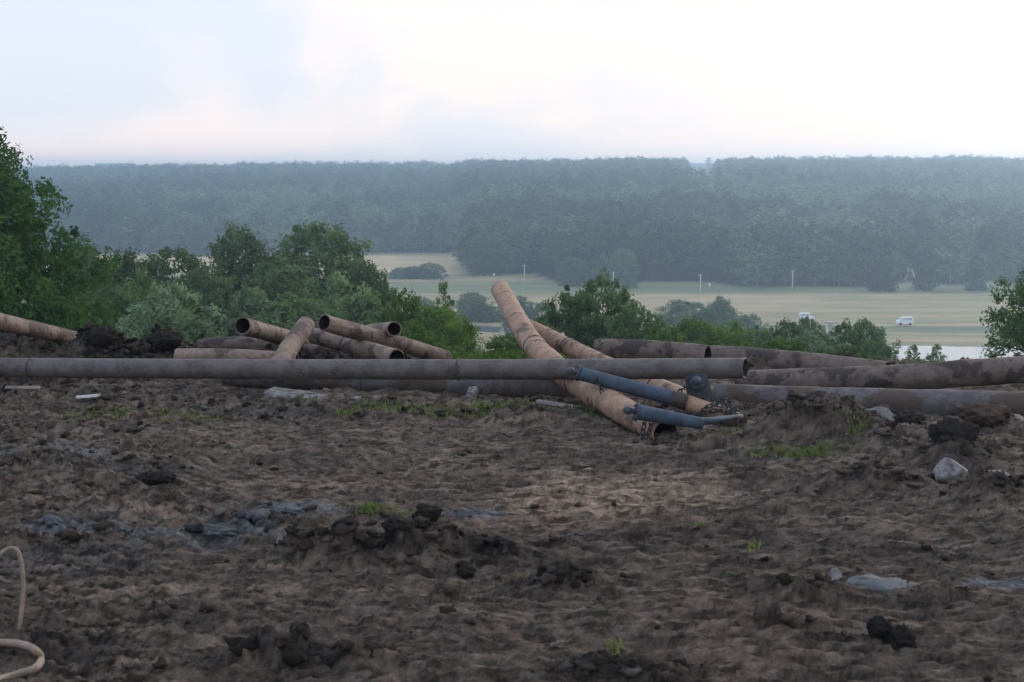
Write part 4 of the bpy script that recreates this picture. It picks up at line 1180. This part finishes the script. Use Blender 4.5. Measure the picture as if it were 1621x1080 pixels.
# ------------------------------------------------------------------ far forest
def far_crown(kind, seed, n):
    rs_ = np.random.RandomState(seed)
    if kind == 'pine':
        pr = [(0.38, 0.07), (0.5, 0.14), (0.68, 0.17), (0.85, 0.13), (0.96, 0.06), (1.0, 0.015)]; r = 0.06; nc = 46
    elif kind == 'spruce':
        pr = [(0.02, 0.26), (0.2, 0.25), (0.5, 0.19), (0.8, 0.10), (1.0, 0.01)]; r = 0.06; nc = 60
    else:
        pr = [(0.14, 0.12), (0.3, 0.22), (0.55, 0.27), (0.78, 0.22), (0.94, 0.10), (1.0, 0.03)]; r = 0.075; nc = 60
    C, rad = clumps(pr, nc, seed, r=r, depth=0.6, jitter=0.10)
    V, F, t = leaves(C, rad, n, 0.027, seed, up=0.8)
    return new_mesh('crown', V, F, M['far_pine'] if kind != 'leaf' else M['far_leaf'], smooth=False, attrs={'tint': ('FLOAT', t)})


FAR = [far_crown('pine', 11, 620), far_crown('pine', 12, 620), far_crown('pine', 13, 620), far_crown('leaf', 14, 800), far_crown('leaf', 15, 800), far_crown('leaf', 16, 800), far_crown('spruce', 17, 800)]
far_trunk = trunk_mesh(90, 'bark', top=0.9, r=0.012, limbs=2)
far_birch = trunk_mesh(91, 'birch', top=0.9, r=0.012, limbs=2)

rs = np.random.RandomState(5)
pts = []
y = 470.0
while y < 1760:
    sp = 6.2 + 0.0030 * (y - 470)
    hw = 0.44 * y + 20
    n_ = int(2 * hw / sp)
    xr = -hw + (np.arange(n_) + 0.5 + rs.uniform(-0.42, 0.42, n_)) * sp
    yr = y + rs.uniform(-0.42, 0.42, n_) * sp
    pts.append(np.stack([xr, yr], -1)); y += sp
pts = np.concatenate(pts)
ex, ey = pts[:, 0], pts[:, 1]; aa = ex / ey
keep = ey > forest_edge(ex, ey) + 3
# clearing for the power line on the plateau
keep &= ~((ey > 960) & (aa > 0.1225) & (aa < 0.1450))
pts = pts[keep]; ex, ey = pts[:, 0], pts[:, 1]; aa = ex / ey
ez = terrain(ex, ey)
spn = fbm(ex * 0.010, ey * 0.006, 3, 55)
leafy = spn + 0.25 * rs.uniform(-1, 1, len(ex)) > 0.10
leafy |= (ey > 700) & (ey < 820) & (aa > -0.12) & (rs.rand(len(ex)) < 0.85)
leafy |= (ey < forest_edge(ex, ey) + 12) & (rs.rand(len(ex)) < 0.30)
kind = np.where(leafy, rs.randint(3, 6, len(ex)), rs.randint(0, 3, len(ex)))
hgt = np.where(leafy, rs.uniform(11.0, 19.0, len(ex)), rs.uniform(13.5, 21.5, len(ex)))
hgt *= np.where(ey < forest_edge(ex, ey) + 10, rs.uniform(0.5, 0.95, len(ex)), 1.0)
hgt *= 1 + 0.22 * fbm(ex * 0.03, ey * 0.03, 2, 58)
rotz = rs.uniform(0, 6.28, len(ex)); wid = hgt * np.where(leafy, rs.uniform(1.3, 2.1, len(ex)), rs.uniform(1.0, 1.6, len(ex)))
inview = np.abs(aa) < 0.375
# the left side of the front row is hidden by the near trees: individuals only where the photo shows them
front_dist = np.where(inview, ey - forest_edge(ex, ey) * 0.0, 1e9)
vis = (ey - forest_edge(ex, ey) < 26) & inview
cand = np.where(vis)[0]; cand = cand[np.argsort(ey[cand])][:290]
isfront = np.zeros(len(ex), bool); isfront[cand] = True
SRC = {}
LBL = {0: 'dark pine among many in the front row of the far forest', 1: 'pale green leafy tree among many in the front row of the far forest'}
for i in cand:
    k = int(kind[i]); lf = k >= 3
    e = empty('birch_tree' if lf else 'pine_tree', (ex[i], ey[i], ez[i] - 0.2), (0, 0, rotz[i]))
    o = obj('crown', FAR[k], e, scale=(wid[i], wid[i], hgt[i]))
    obj('trunk', far_birch if lf else far_trunk, e, scale=(hgt[i], hgt[i], hgt[i]))
    SRC.setdefault(k, o)
    tag(e, LBL[int(lf)], 'tree', 'leafy trees in the far forest front row' if lf else 'pines in the far forest front row')


def lone(name, label, px, py_top, py_bot, wpx, k, d=None):
    d = d or 40 * FPX / (py_bot - 270)
    top = P(px, py_top, d); z0 = terr(top.x, d); h = top.z - z0; w = wpx / FPX * d * (0.78 if k == 6 else 1.08)
    e = empty(name, (top.x, d, z0 - 0.1), (0, 0, px % 6))
    obj('crown', crown_mesh('bush' if k == 6 else 'wide', 'far_pine' if k == 6 else 'far_leaf', int(px) % 2), e, scale=(w, w, h)); obj('trunk', far_trunk, e, scale=(h, h, h))
    return tag(e, label, 'tree')


lone('tree', 'big pale tree at the forest corner beside the tan field', 770, 370, 436, 58, 3)
lone('tree', 'round pale green tree standing out from the forest edge above the dark clump', 985, 396, 456, 44, 4)
lone('tree', 'small pale leafy tree left of the round one at the forest edge', 905, 408, 452, 40, 5)
lone('spruce_tree', 'dark bushy spruce just left of the lattice survey tower', 1397, 414, 461, 52, 6)
lone('spruce_tree', 'dark narrow spruce just right of the lattice survey tower', 1465, 422, 460, 40, 6)
lone('spruce_tree', 'dark spruce alone at the right of the sandy knoll', 1545, 425, 460, 42, 6)
lone('tree', 'tall pale tree at the forest edge above the first utility pole', 322, 362, 408, 44, 3, d=668)

rest = ~isfront
pv = np.stack([ex[rest], ey[rest], ez[rest] - 0.2], -1)
fm = bpy.data.meshes.new('forest'); fm.vertices.add(len(pv)); fm.vertices.foreach_set('co', pv.astype(np.float32).ravel()); fm.update()
at = fm.attributes.new('kind_id', 'INT', 'POINT'); at.data.foreach_set('value', kind[rest].astype(np.int32))
at = fm.attributes.new('rot', 'FLOAT_VECTOR', 'POINT'); rv = np.zeros((len(pv), 3), np.float32); rv[:, 2] = rotz[rest]; at.data.foreach_set('vector', rv.ravel())
at = fm.attributes.new('scl', 'FLOAT_VECTOR', 'POINT'); sv = np.stack([wid[rest] * 1.1, wid[rest] * 1.1, hgt[rest]], -1).astype(np.float32); at.data.foreach_set('vector', sv.ravel())
fo = obj('forest', fm)
tag(fo, 'hazy dark pine and birch forest covering the far rise to the horizon', 'forest', kind='stuff')
ng = bpy.data.node_groups.new('forest_scatter', 'GeometryNodeTree')
ng.interface.new_socket('Geometry', in_out='INPUT', socket_type='NodeSocketGeometry')
ng.interface.new_socket('Geometry', in_out='OUTPUT', socket_type='NodeSocketGeometry')
gi = ng.nodes.new('NodeGroupInput'); go = ng.nodes.new('NodeGroupOutput'); jn = ng.nodes.new('GeometryNodeJoinGeometry')
def named(nm, dt):
    q = ng.nodes.new('GeometryNodeInputNamedAttribute'); q.data_type = dt; q.inputs['Name'].default_value = nm
    return [s for s in q.outputs if s.enabled][0]
ki, ro_, sc_ = named('kind_id', 'INT'), named('rot', 'FLOAT_VECTOR'), named('scl', 'FLOAT_VECTOR')
for k in range(6):
    if k not in SRC: continue
    cmp_ = ng.nodes.new('FunctionNodeCompare'); cmp_.data_type = 'INT'; cmp_.operation = 'EQUAL'
    ins = [s for s in cmp_.inputs if s.enabled]; ng.links.new(ki, ins[0]); ins[1].default_value = k
    oi = ng.nodes.new('GeometryNodeObjectInfo'); oi.inputs['Object'].default_value = SRC[k]; oi.inputs['As Instance'].default_value = True
    iop = ng.nodes.new('GeometryNodeInstanceOnPoints')
    ng.links.new(gi.outputs[0], iop.inputs['Points']); ng.links.new(cmp_.outputs[0], iop.inputs['Selection']); ng.links.new(oi.outputs['Geometry'], iop.inputs['Instance'])
    ng.links.new(ro_, iop.inputs['Rotation']); ng.links.new(sc_, iop.inputs['Scale'])
    ng.links.new(iop.outputs[0], jn.inputs[0])
ng.links.new(jn.outputs[0], go.inputs[0])
md = fo.modifiers.new('scatter', 'NODES'); md.node_group = ng

# ------------------------------------------------------------------ poles, towers, vans, buildings
def utility_pole(label, px, py_top, py_bot):
    d = 40 * FPX / (py_bot - 270); top = P(px, py_top, d); z0 = terr(top.x, d); h = top.z - z0
    e = empty('utility_pole', (top.x, d, z0))
    v, f = tube([(0, 0, -0.3), (0, 0, h * 0.5), (0, 0, h)], [0.24, 0.20, 0.15], 10)
    obj('mast', new_mesh('mast', v, f, M['concrete']), e)
    v, f = box(0, 0, h - 0.5, 1.1, 0.12, 0.12); obj('crossarm', new_mesh('crossarm', v, f, M['lattice'], smooth=False), e)
    for x_ in (-0.48, 0, 0.48):
        v, f = tube([(x_, 0, h - 0.44), (x_, 0, h - 0.22)], [0.05, 0.04], 8); obj('insulator', new_mesh('insulator', v, f, M['white']), e)
    return tag(e, label, 'utility pole', 'utility poles across the meadow')


utility_pole('concrete utility pole at the forest corner above the upturned pipe end', 830, 419, 453)
utility_pole('concrete utility pole rising just above the tallest dark bush', 971, 430, 459)
utility_pole('concrete utility pole in the meadow above the two hazy riverside trees', 1109, 434, 466)
utility_pole('concrete utility pole in the meadow above and left of the hidden van', 1255, 427, 461)


def bars(segs, r, sides=6):
    return merge([tube([a, b], r, sides) for a, b in segs])


# lattice survey tower
d_ = 486; p_ = P(1441, 417, d_); z0 = terr(p_.x, d_); h = p_.z - z0
tw = empty('survey_tower', (p_.x, d_, z0)); tag(tw, 'pale four legged lattice survey tower on the sandy knoll', 'tower')
hw = 1.9
cor = [(-hw, -hw * 0.6), (hw, -hw * 0.6), (hw, hw * 0.6), (-hw, hw * 0.6)]
for (a, b) in cor:
    v, f = tube([(a, b, -0.2), (a * 0.12, b * 0.12, h * 0.86)], 0.19, 8); obj('leg', new_mesh('leg', v, f, M['lattice']), tw)
for lv in (0.28, 0.55):
    s_ = 1 - 0.88 * lv / 0.86
    for q in range(4):
        a, b = cor[q], cor[(q + 1) % 4]
        v, f = tube([(a[0] * s_, a[1] * s_, h * lv), (b[0] * s_, b[1] * s_, h * lv)], 0.07, 6); obj('brace', new_mesh('brace', v, f, M['lattice']), tw)
v, f = tube([(0, 0, h * 0.55), (0, 0, h)], 0.12, 8); obj('mast', new_mesh('mast', v, f, M['lattice']), tw)
v, f = tube([(0, 0, h * 0.86), (0, 0, h)], [0.35, 0.30], 10); obj('target_drum', new_mesh('target_drum', v, f, M['lattice']), tw)

# pylon on the horizon
d_ = 1700; p_ = P(1122, 250, d_); z0 = terr(p_.x, d_); h = p_.z - z0
py_ = empty('pylon', (p_.x, d_, z0)); tag(py_, 'lattice power pylon in the forest clearing on the horizon', 'pylon')
segs = []
for s1_ in (-1, 1):
    for s2_ in (-1, 1):
        segs.append(((s1_ * 3.0, s2_ * 2.0, 0), (s1_ * 0.4, s2_ * 0.4, h)))
for k in range(7):
    za, zb = h * k / 7, h * (k + 1) / 7; wa = 3.0 - 2.6 * k / 7; wb = 3.0 - 2.6 * (k + 1) / 7
    segs += [((-wa, -0.8, za), (wb, -0.8, zb)), ((wa, -0.8, za), (-wb, -0.8, zb))]
v, f = bars(segs, 0.32, 5); obj('lattice_mast', new_mesh('lattice_mast', v, f, M['pylon']), py_)
for hh, wd in ((0.95, 3.2), (0.82, 5.2), (0.70, 3.8)):
    v, f = bars([((-wd, 0, h * hh), (wd, 0, h * hh)), ((-wd, 0, h * hh), (0, 0, h * hh + 1.2)), ((wd, 0, h * hh), (0, 0, h * hh + 1.2))], 0.35, 5)
    obj('crossarm', new_mesh('crossarm', v, f, M['pylon']), py_)

# concrete T post on the slope
d_ = 122; p_ = P(1315, 509, d_); z0 = terr(p_.x, d_); h = p_.z - z0
tp = empty('concrete_post', (p_.x, d_, z0)); tag(tp, 'white T shaped concrete post among the bushes below the hidden van', 'post')
v, f = box(0, 0, h * 0.5 - 0.2, 0.30, 0.30, h - 0.1); obj('shaft', new_mesh('shaft', v, f, M['concrete'], smooth=False), tp)
v, f = box(0, 0, h - 0.11, 1.15, 0.34, 0.2); obj('crossbar', new_mesh('crossbar', v, f, M['concrete'], smooth=False), tp)

for lb, px, pt, pb in (('small white marker post at the corner of the forest', 782, 433, 441), ('small white marker post by the forest edge right of centre', 1123, 448, 456)):
    d_ = 40 * FPX / (pb - 270); p_ = P(px, pt, d_); z0 = terr(p_.x, d_)
    e = empty('marker_post', (p_.x, d_, z0)); tag(e, lb, 'marker post')
    v, f = box(0, 0, 0.7, 0.15, 0.15, 1.6); obj('shaft', new_mesh('shaft', v, f, M['lattice'], smooth=False), e)
    v, f = box(0, -0.1, 1.35, 0.8, 0.06, 0.7); obj('sign_plate', new_mesh('sign_plate', v, f, M['white'], smooth=False), e)


def van(label, px, py_bot, L, H, flip):
    d = 40 * FPX / (py_bot - 270); p = P(px, py_bot, d); z0 = terr(p.x, d)
    e = empty('van', (p.x, d, z0), (0, 0, 0 if not flip else math.pi)); tag(e, label, 'van')
    prof = [(-L / 2, 0.35), (-L / 2, H * 0.93), (-L / 2 + 0.15, H), (L * 0.20, H), (L * 0.34, H * 0.62), (L * 0.49, H * 0.5), (L / 2, 0.35)]
    W = 1.7; V = []
    for s in (-1, 1):
        for (x, z) in prof:
            V.append((x, s * W / 2 * (0.93 if z > H * 0.7 else 1.0), z))
    n = len(prof); F = [tuple(range(n)), tuple(range(2 * n - 1, n - 1, -1))] + [(i, n + i, n + (i + 1) % n, (i + 1) % n) for i in range(n)]
    obj('body', new_mesh('body', V, F, M['white'], smooth=False), e)
    for s in (-1, 1):
        for (x0, x1) in ((-L * 0.40, -L * 0.16), (-L * 0.13, L * 0.10), (L * 0.13, L * 0.24)):
            v, f = box((x0 + x1) / 2, s * W / 2 * 0.96, H * 0.76, x1 - x0, 0.03, H * 0.24); obj('window', new_mesh('window', v, f, M['glass'], smooth=False), e)
        for x in (-L * 0.30, L * 0.30):
            v, f = tube([(x, s * (W / 2 - 0.2), 0.33), (x, s * (W / 2 + 0.01), 0.33)], 0.33, 16); obj('wheel', new_mesh('wheel', v, f, M['tyre']), e)
    a = np.array([(L * 0.22, -W * 0.4, H * 0.95), (L * 0.22, W * 0.4, H * 0.95), (L * 0.335, W * 0.42, H * 0.66), (L * 0.335, -W * 0.42, H * 0.66)])
    obj('windscreen', new_mesh('windscreen', np.concatenate([a + [0.03, 0, 0.02], a - [0.02, 0, 0]]), [(0, 1, 2, 3), (7, 6, 5, 4)] + [(i, (i + 1) % 4, (i + 1) % 4 + 4, i + 4) for i in range(4)], M['glass'], smooth=False), e)
    return e


van('white van half hidden behind a bush in the meadow', 1277, 506, 3.9, 2.1, False)
van('white van standing in the open meadow above the river', 1432, 513, 4.2, 2.1, True)

# buildings far away on the left horizon
for lb, px, wpx, ht in (('low pale building on the far left horizon, widest of three', 180, 56, 11), ('small pale building block on the left horizon right of the widest', 275, 14, 12), ('small pale building on the horizon above the tallest near tree', 613, 12, 9)):
    d_ = 2200; p_ = P(px, 262, d_); z0 = terr(p_.x, d_); w = wpx / FPX * d_; H = P(px, 265 - ht * 0.5, d_).z - z0
    e = empty('distant_building', (p_.x, d_, z0)); tag(e, lb, 'building')
    v, f = box(0, 0, H / 2, w, 14, H); obj('wall', new_mesh('wall', v, f, M['far_wall'], smooth=False), e)
    v, f = box(0, 0, H + 0.35, w + 1, 15, 0.7); obj('roof', new_mesh('roof', v, f, M['pylon'], smooth=False), e)

# ------------------------------------------------------------------ air
hz = bpy.data.materials.new('haze'); hz.use_nodes = True
n, l = hz.node_tree.nodes, hz.node_tree.links; n.clear()
pv_ = n.new('ShaderNodeVolumePrincipled'); pv_.inputs['Color'].default_value = (0.58, 0.79, 1.0, 1); pv_.inputs['Density'].default_value = 0.00055
pv_.inputs['Anisotropy'].default_value = 0.65
o_ = n.new('ShaderNodeOutputMaterial'); l.new(pv_.outputs[0], o_.inputs['Volume'])
v, f = box(0, 1275, -10.5, 4400, 2650, 59)
hb = obj('haze', new_mesh('haze', v, f, hz, smooth=False)); tag(hb, 'pale blue evening haze over the valley', 'haze', kind='stuff')
